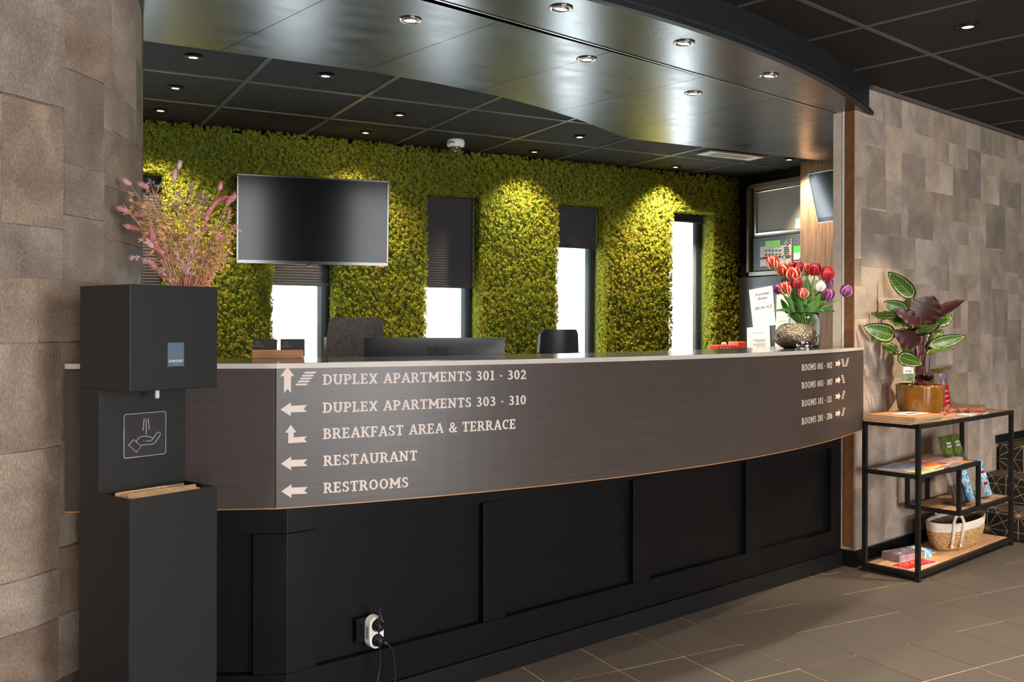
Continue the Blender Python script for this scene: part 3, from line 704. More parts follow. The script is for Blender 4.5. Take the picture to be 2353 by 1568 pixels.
symbol('arrow',[[(222,87),(281,165),(163,165)],[(193,165),(252,165),(252,306),(222,272),(193,308)]],X4,Y4)
for q_ in ([(367,129),(462,126),(461,141),(366,144)],[(348,154),(443,151),(442,166),(347,169)],[(330,179),(426,176),(425,190),(329,193)],[(312,203),(408,200),(407,215),(311,218)],[(294,228),(390,226),(389,241),(293,243)]): symbol('stairs_bar',[q_],X4,Y4)
for dy,dx in ((0,0),(458,3),(692,6)):
    symbol('arrow',[[(164+dx,447+dy),(250+dx,387+dy),(250+dx,502+dy)],[(250+dx,415+dy),(388+dx,409+dy),(358+dx,440+dy),(388+dx,466+dy),(250+dx,471+dy)]],X4,Y4)
symbol('arrow',[[(251,577),(299,640),(203,643)],[(229,642),(275,641),(275,682),(229,732)],[(275,682),(389,674),(363,698),(389,721),(229,732)]],X4,Y4)
def rarrow(y0): symbol('arrow',[[(1303,y0),(1272,y0-57),(1272,y0+67)],[(1272,y0-24),(1272,y0+33),(1220,y0+48),(1234,y0+14),(1220,y0-18)]],X5,Y5)
for y0 in (305,566,820,1086): rarrow(y0)
def bars(x0,y0,dx,dy,n=5): [symbol('stairs_bar',[[(x0+dx*i,y0+dy*i+6),(x0+dx*i+34,y0+dy*i),(x0+dx*i+34,y0+dy*i+15),(x0+dx*i,y0+dy*i+20)]],X5,Y5) for i in range(n)]
bars(1313,237,6,26); bars(1402,225,-6,27); bars(1315,491,6,27); bars(1343,737,-6.5,28); bars(1343,1003,-6.5,28)
# ================================================================== recessed lamps
def downlight(px,py,z,label,ring='chrome',lamp='lamp_cool',energy=20,size=75,blend=0.7,col=(1,0.9,0.76),tilt=None,r=0.042,group=None,pos=None,aim=None):
    p=Vector(pos) if pos else at_z(px,py,z)
    t=thing('downlight',label,'spotlight',(p.x,p.y,z),0,group)
    MB().lathe([(r,0.0),(r*1.02,-0.0035),(r*0.9,-0.006),(r*0.74,-0.005),(r*0.72,-0.001)],28).build('trim_ring',ring,t,smooth=True)
    tm4=Matrix.Identity(4)
    if tilt: tm4=Matrix.Rotation(tilt[0],4,'X')@Matrix.Rotation(tilt[1],4,'Y')
    MB().lathe([(r*0.70,-0.001),(r*0.70,-0.006),(r*0.56,-0.0075),(r*0.52,-0.003)],24,M4=tm4).build('gimbal','steel' if ring=='chrome' else 'dark_metal',t,smooth=True)
    MB().lathe([(0.0,-0.004),(r*0.3,-0.0045),(r*0.53,-0.0035),(r*0.53,-0.001)],20,M4=tm4).build('lamp',lamp,t,smooth=True)
    l=bpy.data.lights.new('spot','SPOT'); l.energy=energy; l.spot_size=math.radians(size); l.spot_blend=blend; l.color=col; l.shadow_soft_size=0.025
    o=bpy.data.objects.new('spot_beam',l); C.objects.link(o); o.parent=t; o.location=(0,0,-0.014)
    if aim: o.rotation_euler=(Vector(aim)-Vector((p.x,p.y,z))).to_track_quat('-Z','Y').to_euler()
    return t
g1='chrome spotlights in the counter canopy'
COOL=(1,0.93,0.82); WARM=(1,0.80,0.56)
for px,py,lab in ((1289,18,'chrome spotlight in the canopy edge strip, topmost of its row'),(1572,98,'chrome spotlight in the middle of the canopy edge strip'),(1767,173,'glaring chrome spotlight in the canopy edge strip, closest to the hide wall')):
    downlight(px,py,ZS,lab,energy=34,size=110,blend=0.9,col=COOL,group=g1,tilt=(0.1,0.08))
for px,py,lab in ((943,45,'chrome spotlight in the slate canopy panels, left of its row'),(1348,135,'chrome spotlight in the slate canopy panels, middle of its row'),(1593,214,'chrome spotlight in the slate canopy panels, closest to the pale post')):
    downlight(px,py,ZS,lab,energy=28,size=100,blend=0.9,col=COOL,group=g1)
g2='small black-rimmed spotlights in the tiled ceiling behind the counter'
SB=[(444,130,'black-rimmed spotlight beside the canopy above the dried flowers',5,'lamp_warm'),(403,201,'dim black-rimmed spotlight in the middle of the leftmost ceiling row',3,'lamp_dim'),(369,253,'black-rimmed spotlight close to the moss at far left',22,'lamp_warm'),
 (748,173,'black-rimmed spotlight beside the canopy above the television',6,'lamp_warm'),(918,263,'dim spotlight midway between canopy and television top edge',3,'lamp_dim'),(840,304,'small spotlight next to the moss above the television',16,'lamp_warm'),
 (1332,314,'spotlight in the ceiling tile right of the dome camera, near the canopy corner',8,'lamp_warm'),(1228,348,'tilted small spotlight next to the moss, right of the dome camera',16,'lamp_dim'),
 (1552,383,'small spotlight next to the moss, left of the ceiling vent',30,'lamp_warm'),(1813,366,'small spotlight right of the ceiling vent, above the alarm panel',14,'lamp_warm')]
for px,py,lab,en,lm in SB:
    nearm = at_z(px,py,ZB).y>5.4
    q=at_z(px,py,ZB)
    downlight(px,py,ZB,lab,ring='dark_metal',lamp=lm,energy=en*(5.4 if nearm else 5.0),size=104 if nearm else 100,blend=0.8,col=WARM if px!=1332 else COOL,group=g2,r=0.038,aim=(q.x+0.02,q.y+0.17,0.5) if nearm else ((5.05,4.75,1.4) if px==1813 else None))
downlight(2224,60,ZL,'warm spotlight in the black lobby ceiling at upper right','dark_metal','lamp_dim',energy=55,size=95,blend=0.8,col=WARM,r=0.045)
g3='unseen warm spotlights put in to light the lobby'  # unseen; all but the first, aimed one are added to brighten the lobby
for i,(a,b,en,sz,aim) in enumerate(((4.85,2.3,135,40,(3.98,3.5,0.80)),(2.3,1.2,80,110,None),(0.9,0.7,50,110,None),(5.6,1.9,200,110,None),(3.9,1.0,170,110,None),(-0.4,1.85,105,110,None),(2.3,-1.2,50,120,None),(-1.2,-0.6,50,120,None))):
    downlight(0,0,ZL,'unseen warm spotlight put in to light the lobby, %s of eight'%('first second third fourth fifth sixth seventh eighth'.split()[i]),'dark_metal','lamp_warm',energy=en,size=sz,blend=0.5 if aim else 0.8,col=(1,0.78,0.52) if aim else (1,0.86,0.70),r=0.045,group=g3,pos=(a,b,ZL),aim=aim)
# dome camera and air vent
mat('white_plastic',(226,224,222),0.4,var=0.02)
mat('dome_glass',(120,120,124),0.05,metal=0.7,var=0.1)
q=at_z(1047,322,ZB)
t=thing('dome_camera','white security dome camera on the black ceiling above the moss','camera',(q.x,q.y,ZB))
MB().lathe([(0.056,0),(0.058,-0.02),(0.056,-0.038),(0.044,-0.046)],28).build('housing','white_plastic',t,smooth=True)
MB().lathe([(0.040,-0.045),(0.038,-0.058),(0.028,-0.072),(0.012,-0.080),(0,-0.081)],24).build('dome','dome_glass',t,smooth=True)
MB().box(-0.058,-0.03,-0.052,-0.045,-0.03,-0.02).build('logo_patch','steel',t)
mat('vent_white',(214,212,208),0.45,var=0.02); mat('vent_grey',(150,146,142),0.6,var=0.05)
t=thing('ceiling_vent','white rectangular ventilation grille in the black ceiling near the alarm panel','vent',(4.42,5.0,ZB))
for a in ((-0.235,0.235,-0.075,-0.05),(-0.235,0.235,0.05,0.075),(-0.235,-0.17,-0.05,0.05),(0.17,0.235,-0.05,0.05)): MB().box(*a,-0.012,0.0).build('frame_side','vent_white',t,bevel=0.002)
for i in range(6): MB().box(-0.17,0.17,-0.048+i*0.0165,-0.036+i*0.0165,-0.009,-0.003).build('slat','vent_grey',t)
# ================================================================== hand sanitiser column
mat('powder_black',(20,20,21),0.55,var=0.1,scale=120,bump=0.12,bscale=500)
mat('plate_blue',(84,98,116),0.4,var=0.03); mat('icon_grey',(150,152,154),0.45,var=0.02); mat('sticker_dark',(52,50,50),0.3,var=0.06); mat('nozzle',(200,198,194),0.3,var=0.02)
mat('kraft_card',(168,136,102),0.7,var=0.12,scale=30); mat('paper_white',(200,199,200),0.7,var=0.02)
RS=math.radians(23.8); SO=Vector((0.284,2.519)); sw,sdp=0.254,0.244; zt,zu,zl=1.3627,1.0936,0.825
san=thing('sanitiser_column','tall black metal hand sanitiser column with box top and hand symbol','dispenser',(SO.x,SO.y,0),RS)
sx=Vector((math.cos(RS),math.sin(RS))); sy=Vector((-sx.y,sx.x))
def sloc(px,py,depth):
    p=at_plane(px,py,SO+sy*depth,sx); d=Vector((p.x,p.y))-SO; return (d.dot(sx),p.z)
up=MB().box(0,sw,0,sdp,zu,zt).build('upper_box','powder_black',san,bevel=0.002)
MB().box(0.0005,sw-0.0005,0.146,sdp-0.0005,zl-0.01,zu).build('back_panel','powder_black',san,bevel=0.001)
bn=MB()
for a in ((0,sw,0,0.007),(0,0.007,0.007,sdp),(sw-0.007,sw,0.007,sdp),(0.007,sw-0.007,sdp-0.007,sdp)): bn.box(a[0],a[1],a[2],a[3],0.012,zl)
lo=bn.build('lower_bin','powder_black',san)
MB().box(0.007,sw-0.007,0.007,0.146,zl-0.12,zl-0.099).build('bin_floor','powder_black',san)
MB().box(0.01,sw-0.01,0.01,sdp-0.01,0,0.012).build('foot','black_plastic',san)
for i in range(7):
    y=0.016+i*0.0175
    c=MB().box(-0.098,0.098,-0.004,0.004,0.0,0.085).build('card_stack','kraft_card' if i else 'paper_white',None,bevel=0.001)
    tag(c,'%s beige card standing upright in the sanitiser column bin'%('frontmost second third fourth fifth sixth rearmost'.split()[i]),'card','cards in the sanitiser column'); 
    w=SO+sx*(0.127+rnd.uniform(-0.008,0.008))+sy*(y); c.location=(w.x,w.y,zl-0.0855+rnd.uniform(-0.003,0.003)); c.rotation_euler=(0,0,RS)
s_,z_=sloc(361,905,0.075)
MB().lathe([(0.006,0.0),(0.0065,-0.010),(0.0055,-0.012),(0.0065,-0.014),(0.006,-0.024),(0.004,-0.027)],14,c=(s_,0.075,zu)).build('nozzle','nozzle',san,smooth=True)
a=sloc(385,788,0); b=sloc(422,841.5,0)
pl=MB().box(a[0],b[0],-0.0015,0.0,b[1],a[1]).build('name_plate','plate_blue',san)
text_mesh('SANITEASY',0.0085,'lettering','print_white',pl,frame(((a[0]+b[0])/2,-0.0021,b[1]+0.011),(1,0,0),(0,0,1)),bold=0.00015)
text_mesh('HAND SANITIZER',0.0026,'lettering','icon_grey',pl,frame(((a[0]+b[0])/2,-0.0019,b[1]+0.006),(1,0,0),(0,0,1)))
# hand symbol sticker
IX=lambda x:x/2.614; IY=lambda y:600+y/2.614
def ip(x,y,d=0.1445): s,z=sloc(IX(x),IY(y),0.146); return Vector((s,d,z))
c=[ip(743,922),ip(993,905),ip(993,1163),ip(743,1180)]
x0=min(p.x for p in c); x1=max(p.x for p in c); z0=ip(868,1172).z; z1=ip(868,913).z
def rrect(x0,x1,z0,z1,r,n=5):
    P=[]
    for (cx,cz,a0) in ((x1-r,z1-r,0),(x0+r,z1-r,90),(x0+r,z0+r,180),(x1-r,z0+r,270)):
        for i in range(n+1):
            a=math.radians(a0+90*i/n); P.append((cx+r*math.cos(a),cz+r*math.sin(a)))
    return P
rr_=rrect(x0,x1,z0,z1,0.006)
stk=MB().prism(rr_,-0.001,0.0,M4=frame((0,0.1455,0),(1,0,0),(0,0,1))).build('hand_symbol','sticker_dark',san)
MB().tube([Vector((p[0],0.1443,p[1])) for p in rr_+rr_[:1]],0.0012,6).build('outline','icon_grey',stk)
def stroke(pts,closed=False,r=0.0013):
    P=[ip(x,y,0.1443) for x,y in pts]; MB().tube(P+(P[:1] if closed else []),r,6).build('icon_line','icon_grey',stk)
stroke([(864,946),(856,1019)]); stroke([(876,950),(876,1040)]); stroke([(888,944),(895,1015)])
stroke([(800,1073),(845,1113),(818,1149),(771,1108)],True)
stroke([(813,1088),(828,1066),(845,1055),(870,1052),(903,1057),(914,1066),(908,1078),(895,1081),(876,1082)])
stroke([(912,1072),(932,1044),(944,1029),(958,1030),(961,1042),(950,1060),(928,1092),(912,1101),(880,1103),(846,1107)])
stroke([(859,1080),(862,1081)],r=0.0016)
# ================================================================== card holder on the counter
mat('oak_block',(176,126,86),0.5,var=0.16,scale=10,stretch=(1,6,6)); mat('card_black',(46,44,46),0.6,var=0.05); mat('gold_print',(150,110,66),0.4,var=0.05)
q=at_z(640,823,ZT); cx=Vector((cs,-sn)); 
hz=math.atan2(cx.y,cx.x)+0.03
hd=thing('card_holder','light wooden block card holder on the counter','card holder',(0.815,3.135,ZT),hz)
bl=MB().box(-0.083,0.083,-0.018,0.002,0.0,0.028).box(-0.083,0.083,0.010,0.018,0.0,0.028).box(-0.083,0.083,0.002,0.010,0.0,0.006).build('block','oak_block',hd,bevel=0.0015)
for i,(xo,tl) in enumerate(((-0.047,0.14),(0.046,0.10))):
    m=Matrix.Translation((0.815,3.135,ZT+0.0065))@Matrix.Rotation(hz,4,'Z')
    p=m@Vector((xo,0.006,0)); k=thing('business_cards','stack of dark business cards standing in the %s slot of the wooden holder'%('left','right')[i],'cards',p,hz,'cards in the wooden holder')
    cm=Matrix.Rotation(-0.02,4,'X')@Matrix.Rotation(0.03 if i==0 else -0.01,4,'Y')
    for j in range(2): MB().box(-0.040,0.040,-0.0028+j*0.003,-0.0002+j*0.003,0.0,0.058,M4=cm).build('card','card_black',k)
    MB().tube([cm@Vector((-0.022+0.0066*math.cos(a),-0.0032,0.044+0.0066*math.sin(a))) for a in [2*PI*i/20 for i in range(21)]],0.0005,5).build('emblem','gold_print',k)
    text_mesh('N',0.008,'emblem_letter','gold_print',k,cm@frame((-0.022,-0.0034,0.0412),(1,0,0),(0,0,1)),depth=0.0001)
    text_mesh('BOUTIQUE',0.0072,'lettering','gold_print',k,cm@frame((-0.020,-0.0034,0.0315),(1,0,0),(0,0,1)),depth=0.0001)
# red card behind the bouquet
mat('red_card',(196,30,44),0.4,var=0.05); mat('cream_print',(244,214,180),0.5,var=0.03)
p0=at_depth(448,634,3.12); pe=at_depth(482,634,3.12)
rc=thing('red_card','glossy red card with a cream swirl standing behind the dried flowers','card',(pe.x,pe.y,ZT),hz)
MB().box(-0.10,0.0,-0.001,0.001,0.0,p0.z-ZT).build('card','red_card',rc)
MB().tube([Vector((-0.048+0.03*math.cos(a),-0.0016,p0.z-ZT-0.038+0.03*math.sin(a))) for a in [math.radians(x) for x in range(100,-60,-10)]],0.0022,6).build('swirl','cream_print',rc)
# ================================================================== dried bouquet
mat('straw',(190,152,114),0.75,var=0.18,scale=60); mat('straw_pink',(196,150,138),0.75,var=0.15,scale=60)
mat('pink_head',(202,136,134),0.85,var=0.18,scale=120); mat('pink_pale',(220,176,172),0.8,var=0.15,scale=80); mat('oat',(212,168,120),0.7,var=0.18,scale=40); mat('lilac',(150,128,152),0.8,var=0.2,scale=60); mat('vase_black',(26,26,28),0.35,var=0.1)
DB=2.985
vb=at_depth(424,741,DB); VB=Vector((vb.x,vb.y,ZT))
vase=thing('flower_vase','dark vase of dried flowers on the counter behind the sanitiser column','vase',VB)
MB().lathe([(0.0,0.0),(0.045,0.0),(0.055,0.03),(0.058,0.08),(0.045,0.14),(0.036,0.17),(0.040,0.186),(0.034,0.185),(0.030,0.168),(0.038,0.14),(0.05,0.08),(0.046,0.03),(0.0,0.008)],28).build('body','vase_black',vase,smooth=True)
NECK=VB+Vector((0,0,0.17))
BXp=lambda x:120+x/3.137; BYp=lambda y:350+y/3.137
RV=Vector((cs,-sn,0)); FV=Vector((sn,cs,0))
def bq(x,y,dd=0.0): return at_depth(BXp(x),BYp(y),DB+dd)
def stem_path(tip,n=9,sag=0.12):
    base=NECK+Vector((rnd.uniform(-0.018,0.018),rnd.uniform(-0.018,0.018),-0.06))
    d=tip-base; mid=base+Vector((d.x*0.32,d.y*0.32,d.z*0.60))
    return [base*(1-t)**2+mid*2*t*(1-t)+tip*t*t for t in [i/n for i in range(n+1)]]
def dried(name,label,group):
    return thing(name,label,'dried flower',NECK,0,group)
def loc_(o,P): return [p-NECK for p in P]
def fuzzy(mb,c,axis,L,r,n):
    """seed head: core plus fine upward bristles"""
    axis=axis.normalized(); c=Vector(c)
    mb.ball(c,(r*0.72,r*0.72,L/2),10,8,axis=axis)
    for i in range(n):
        t=rnd.uniform(-0.48,0.5); rad=r*0.7*math.sqrt(max(0.05,1-(2*t)**2)); a=rnd.uniform(0,2*PI); u=axis.orthogonal().normalized(); v=axis.cross(u); o=u*math.cos(a)+v*math.sin(a)
        b=c+axis*(t*L)+o*rad*0.8; e=b+o*r*0.5+axis*r*rnd.uniform(0.5,1.1); w=axis.cross(o).normalized()*r*0.16
        mb.add([b-w,b+w,e],[(0,1,2)])
heads=[(545,220,(-0.8,0.45),26,'pale pink grass head at far left of the bouquet top'),(668,245,(-0.8,0.4),26,'pink grass head over the oat plumes, upper left'),(915,95,(0.3,1),22,'pale pink grass head at the very top of the bouquet'),(880,172,(0.1,1),26,'pale pink grass head just below the topmost one'),
 (1210,250,(0.25,1),24,'pink grass head standing alone at upper right of the bouquet'),(1302,330,(0.5,0.8),27,'pink grass head touching the television corner'),(515,415,(-0.9,0.25),26,'pink grass head at the left tip above the curved plume'),(637,378,(-0.9,0.4),24,'small pink grass head in the left oat plumes'),
 (1015,450,(0.1,1),24,'pink grass head in the middle in front of the moss'),(1275,432,(0.1,1),17,'round pink head, upper of the pair beside the television'),(1273,467,(0.1,0.9),17,'round pink head, lower of the pair beside the television'),(1300,540,(0.9,0.2),23,'pink grass head over the lower television edge'),
 (1105,550,(0.9,0.1),22,'pink grass head right of the bouquet middle'),(1215,610,(0.7,0.4),25,'pink grass head among the right oat plumes'),(705,665,(-0.7,0.6),28,'pale pink grass head low at the left'),(1012,745,(0.1,1),22,'pink grass head low in the middle'),(1060,770,(0.2,1),22,'pink grass head low right of the middle'),(1268,360,(0.5,0.8),24,'pink grass head just below the one at the television corner')]
for x,y,ax,r,lab in heads:
    d=rnd.uniform(-0.05,0.05); tip=bq(x,y,d); axis=RV*ax[0]+Vector((0,0,ax[1]))
    o=dried('dried_grass',lab,'pink grass heads in the dried bouquet'); rm=r/3.137*DB/F*1.05; L=rm*2.4
    P=stem_path(tip-axis.normalized()*L*0.4); MB().tube(loc_(o,P),0.0011,5).build('stalk','straw_pink',o)
    mb=MB(); fuzzy(mb,tip-NECK,axis,L,rm,90); mb.build('seed_head','pink_head' if 'pale' not in lab else 'pink_pale',o)
for pts,r,lab in (([(1112,475),(1130,425),(1160,380),(1200,345),(1255,325)],26,'large fluffy pink plume arching up at the right of the bouquet'),([(690,600),(655,575),(610,550),(545,535)],30,'large fluffy coral plume bending left in front of the hide wall'),([(850,930),(800,880),(740,830),(700,780)],30,'dusty pink plume low on the left side of the bouquet'),([(720,560),(730,640),(760,700),(800,740)],34,'wide dusty pink plume in the shaded left of the bouquet'),([(610,450),(650,460),(700,480)],22,'short coral plume behind the left oat stalks')):
    o=dried('dried_plume',lab,'pink plumes in the dried bouquet'); d=rnd.uniform(-0.03,0.03); mb=MB(); rm=r/3.137*DB/F
    Q=[bq(x,y,d) for x,y in pts]
    for i in range(len(Q)-1):
        for k in range(3):
            c=Q[i].lerp(Q[i+1],k/3); ax=(Q[i+1]-Q[i]); fuzzy(mb,c-NECK,ax,rm*2.2,rm,60)
    mb.build('plume','pink_head',o); far=max(Q,key=lambda p:(p-NECK).length); near=min(Q,key=lambda p:(p-NECK).length)
    MB().tube(loc_(o,stem_path(near)),0.0013,5).build('stalk','straw_pink',o)
oats=[(510,370),(560,330),(610,290),(660,300),(720,270),(780,300),(830,335),(700,340),(640,420),(690,520),(760,400),(820,440),(1090,280),(1060,370),(960,390),(900,480),(1000,360),(1230,560),(1270,640),(1275,720),(1180,510),(1150,640),(1215,690),(1160,800),(1240,600),(870,560),(940,600),(800,600),(1120,700),(680,640),(1330,510)]
side_of=lambda x:'left' if x<880 else ('right' if x>1080 else 'middle')
ORD='highest second-highest third-highest fourth-highest fifth-highest sixth-highest seventh-highest eighth-highest ninth-highest tenth-highest eleventh-highest twelfth-highest thirteenth-highest fourteenth-highest lowest'.split()
for n_,(x,y) in enumerate(oats):
    side=side_of(x); rank=sorted([p for p in oats if side_of(p[0])==side],key=lambda p:(p[1],p[0])).index((x,y))
    o=dried('dried_oat','beige dried oat stalk with the %s tip in the %s of the bouquet'%(ORD[min(rank,14)],side),'dried oat stalks, %s of the bouquet'%side)
    d=rnd.uniform(-0.06,0.06); tip=bq(x,y,d); P=stem_path(tip,12); L=loc_(o,P); MB().tube(L,0.0009,4).build('stalk','straw',o)
    mb=MB()
    for i in range(26):
        t=rnd.uniform(0.50,1.0)*12; a=int(min(t,11)); b=L[a].lerp(L[a+1],t-a)
        dr=Vector((rnd.uniform(-1,1),rnd.uniform(-1,1),rnd.uniform(-1.0,0.5))).normalized()*rnd.uniform(0.008,0.022); e=b+dr
        mb.tube([b,e],0.0005,3,cap=False)
        ax=(dr.normalized()*0.5+Vector((0,0,-1))*0.5+(L[-1]-L[-3]).normalized()*0.7).normalized(); ln=rnd.uniform(0.014,0.024)
        u=ax.orthogonal().normalized(); v=ax.cross(u)
        for s_ in (-1,1):
            w=u*0.0038; k=v*0.003*s_
            mb.add([e,e+ax*ln*0.4+w+k,e+ax*ln+k*1.8,e+ax*ln*0.4-w+k],[(0,1,2,3)])
    mb.build('husks','oat',o)['kind']='stuff'
for n_,pts in enumerate(([(850,925),(780,850),(700,790),(640,760),(560,745)],[(960,880),(930,800),(905,720),(890,660)],[(970,860),(985,760),(1010,690),(1020,660)],[(900,800),(960,830),(975,880),(985,830)],[(960,640),(1000,590),(1040,560)])):
    o=dried('pink_oat','dyed pink oat stalk %s'%('hanging low over the left of the box','in the lower middle, left one','in the lower middle, right one','folded near the box edge','reaching up in front of the moss')[n_],'pink oat stalks in the dried bouquet')
    Q=[bq(x,y,-0.04) for x,y in pts]; MB().tube(loc_(o,Q),0.0011,5).build('stalk','straw_pink',o); mb=MB()
    for i in range(len(Q)-1):
        for k in range(5):
            b=Q[i].lerp(Q[i+1],k/5)-NECK; ax=((Q[i+1]-Q[i]).normalized()*0.6+Vector((rnd.uniform(-.7,.7),rnd.uniform(-.5,.5),rnd.uniform(-0.9,0.3)))).normalized(); u=ax.orthogonal().normalized()*0.0024; ln=rnd.uniform(0.014,0.02)
            for s_ in (-1,1):
                v=ax.cross(u)*s_; mb.add([b,b+ax*ln*0.45+u+v,b+ax*ln+v*1.5,b+ax*ln*0.45-u+v],[(0,1,2,3)])
    mb.build('husks','pink_pale',o)['kind']='stuff'
for n_,(sp,lab) in enumerate((([(900,300),(940,330),(905,360),(880,380),(890,298)],'left'),([(980,330),(985,400),(995,230),(1005,295),(1060,300),(1000,262)],'middle'),([(1050,335),(1100,330),(1130,325),(1075,380),(1105,380),(1075,425)],'right'),([(695,200),(690,215),(760,245),(840,245),(770,240),(720,225)],'far left top'))):
    o=dried('dried_statice','small lilac dried florets, %s spray above the oat plumes'%lab,'lilac sprays in the dried bouquet'); mb=MB(); st_=MB()
    d=rnd.uniform(0,0.05); c0=bq(sum(p[0] for p in sp)/len(sp),sum(p[1] for p in sp)/len(sp)+90,d)
    st_.tube(loc_(o,stem_path(c0)),0.0009,4)
    for x,y in sp:
        for k in range(3):
            c=bq(x+rnd.uniform(-14,14),y+rnd.uniform(-12,12),d)-NECK
            st_.tube([c0-NECK,c],0.0004,3,cap=False)
            for j in range(5):
                a=2*PI*j/5; e=Vector((math.cos(a)*0.0042,rnd.uniform(-0.002,0.002),math.sin(a)*0.0042)); e2=Vector((math.cos(a+0.7)*0.0042,rnd.uniform(-0.002,0.002),math.sin(a+0.7)*0.0042))
                mb.add([c,c+e+RV*0,c+e2],[(0,1,2)])
            mb.ball(c,0.0022,6,4)
    st_.build('stalk','straw',o); mb.build('florets','lilac',o)['kind']='stuff'
# ================================================================== television on the moss wall
mat('screen',(4,5,7),0.11,spec=0.13); mat('screen_matte',(10,11,12),0.10,spec=0.9); mat('gloss_black',(14,14,16),0.12,var=0.05); mat('red_led',(230,60,40),0.4,emit=2.0)
a=Vector((1.222,5.66)); b=Vector((2.111,5.505)); tx=(b-a).normalized(); TW=(b-a).length; rz=math.atan2(tx.y,tx.x)
tv=thing('television','large black flat television mounted in front of the moss wall','television',(a.x,a.y,1.615),rz)
TH_=0.525; tv.rotation_euler=(math.radians(3.0),0,rz)
MB().box(0,TW,0.006,0.040,0,TH_).build('rear_shell','black_plastic',tv,bevel=0.004)
MB().box(0.012,TW-0.012,0.0,0.008,0.022,TH_-0.012).build('screen','screen',tv)
for q in ((0,TW,TH_-0.012,TH_),(0,TW,0,0.022),(0,0.012,0.022,TH_-0.012),(TW-0.012,TW,0.022,TH_-0.012)): MB().box(q[0],q[1],-0.004,0.006,q[2],q[3]).build('bezel','gloss_black',tv,bevel=0.0015)
lb=MB().box(TW/2-0.045,TW/2+0.045,-0.006,0.006,-0.010,0.004).build('logo_tab','gloss_black',tv,bevel=0.002)
text_mesh('SAMSUNG',0.011,'lettering','icon_grey',lb,frame((TW/2,-0.0068,-0.007),(1,0,0),(0,0,1)))
MB().box(TW-0.055,TW-0.025,-0.002,0.01,-0.006,0.0).build('sensor','red_led',tv)
MB().box(TW*0.40,TW*0.60,0.040,0.075,0.15,0.36).build('bracket','dark_metal',tv)
MB().tube([Vector((0.24,0.02,0)),Vector((0.26,0.03,-0.012)),Vector((0.30,0.03,-0.02)),Vector((0.34,0.03,-0.012)),Vector((0.37,0.02,0))],0.0018,6).build('cable','black_plastic',tv)
# ================================================================== desk, monitor and chairs behind the counter
dk=thing('office_desk','low dark work desk hidden behind the counter','desk',(0,0,0))
MB().prism([(0.95,3.26),(1.6,3.20),(2.6,3.32),(3.3,3.55),(3.15,4.0),(2.4,3.86),(1.5,3.80),(0.95,3.86)],0.72,0.75).build('desk_top','counter_top',dk)
for x,y in ((1.05,3.36),(1.05,3.76),(3.1,3.62),(3.02,3.86),(2.0,3.34),(2.0,3.76)): MB().box(x-0.025,x+0.025,y-0.025,y+0.025,0,0.72).build('leg','dark_metal',dk)
mat('monitor_back',(40,41,43),0.42,var=0.06); mat('monitor_edge',(150,154,158),0.3,var=0.03); mat('emboss',(20,20,22),0.5,var=0.05)
DM=3.68; ml=at_depth(838,776,DM); mr_=at_depth(1160,779,DM); d=(mr_-ml); d.z=0; MW=d.length; rz=math.atan2(d.y,d.x)
mo=thing('computer_monitor','black computer monitor seen from behind over the counter','monitor',(ml.x,ml.y,0.75),rz)
hz_=ml.z-0.75
MB().grid(lambda u,v:Vector((MW*u,-0.012-0.022*(1-(2*u-1)**4)*(1-(2*v-1)**6),hz_-0.32+0.32*v)),24,12).build('rear_shell','monitor_back',mo,smooth=True)
MB().box(0,MW,-0.013,0.022,hz_-0.32,hz_).build('frame','black_plastic',mo,bevel=0.004)
MB().box(0.008,MW-0.008,0.0215,0.024,hz_-0.31,hz_-0.008).build('screen','screen',mo)
text_mesh('PHILIPS',0.026,'lettering','emboss',mo,frame((MW*0.53,-0.0365,hz_-0.052),(1,0,0),(0,0.05,1)),bold=0.0008)
MB().box(MW/2-0.03,MW/2+0.03,-0.045,-0.015,0.01,hz_-0.12).build('stand_neck','black_plastic',mo,bevel=0.004)
MB().lathe([(0.11,0),(0.11,0.008),(0.09,0.012)],28,c=(MW/2,-0.02,0)).build('stand_foot','black_plastic',mo)
mat('chair_fabric',(62,62,64),0.75,var=0.25,scale=60,bump=0.2,bscale=400); mat('chair_black',(30,30,31),0.45,var=0.1)
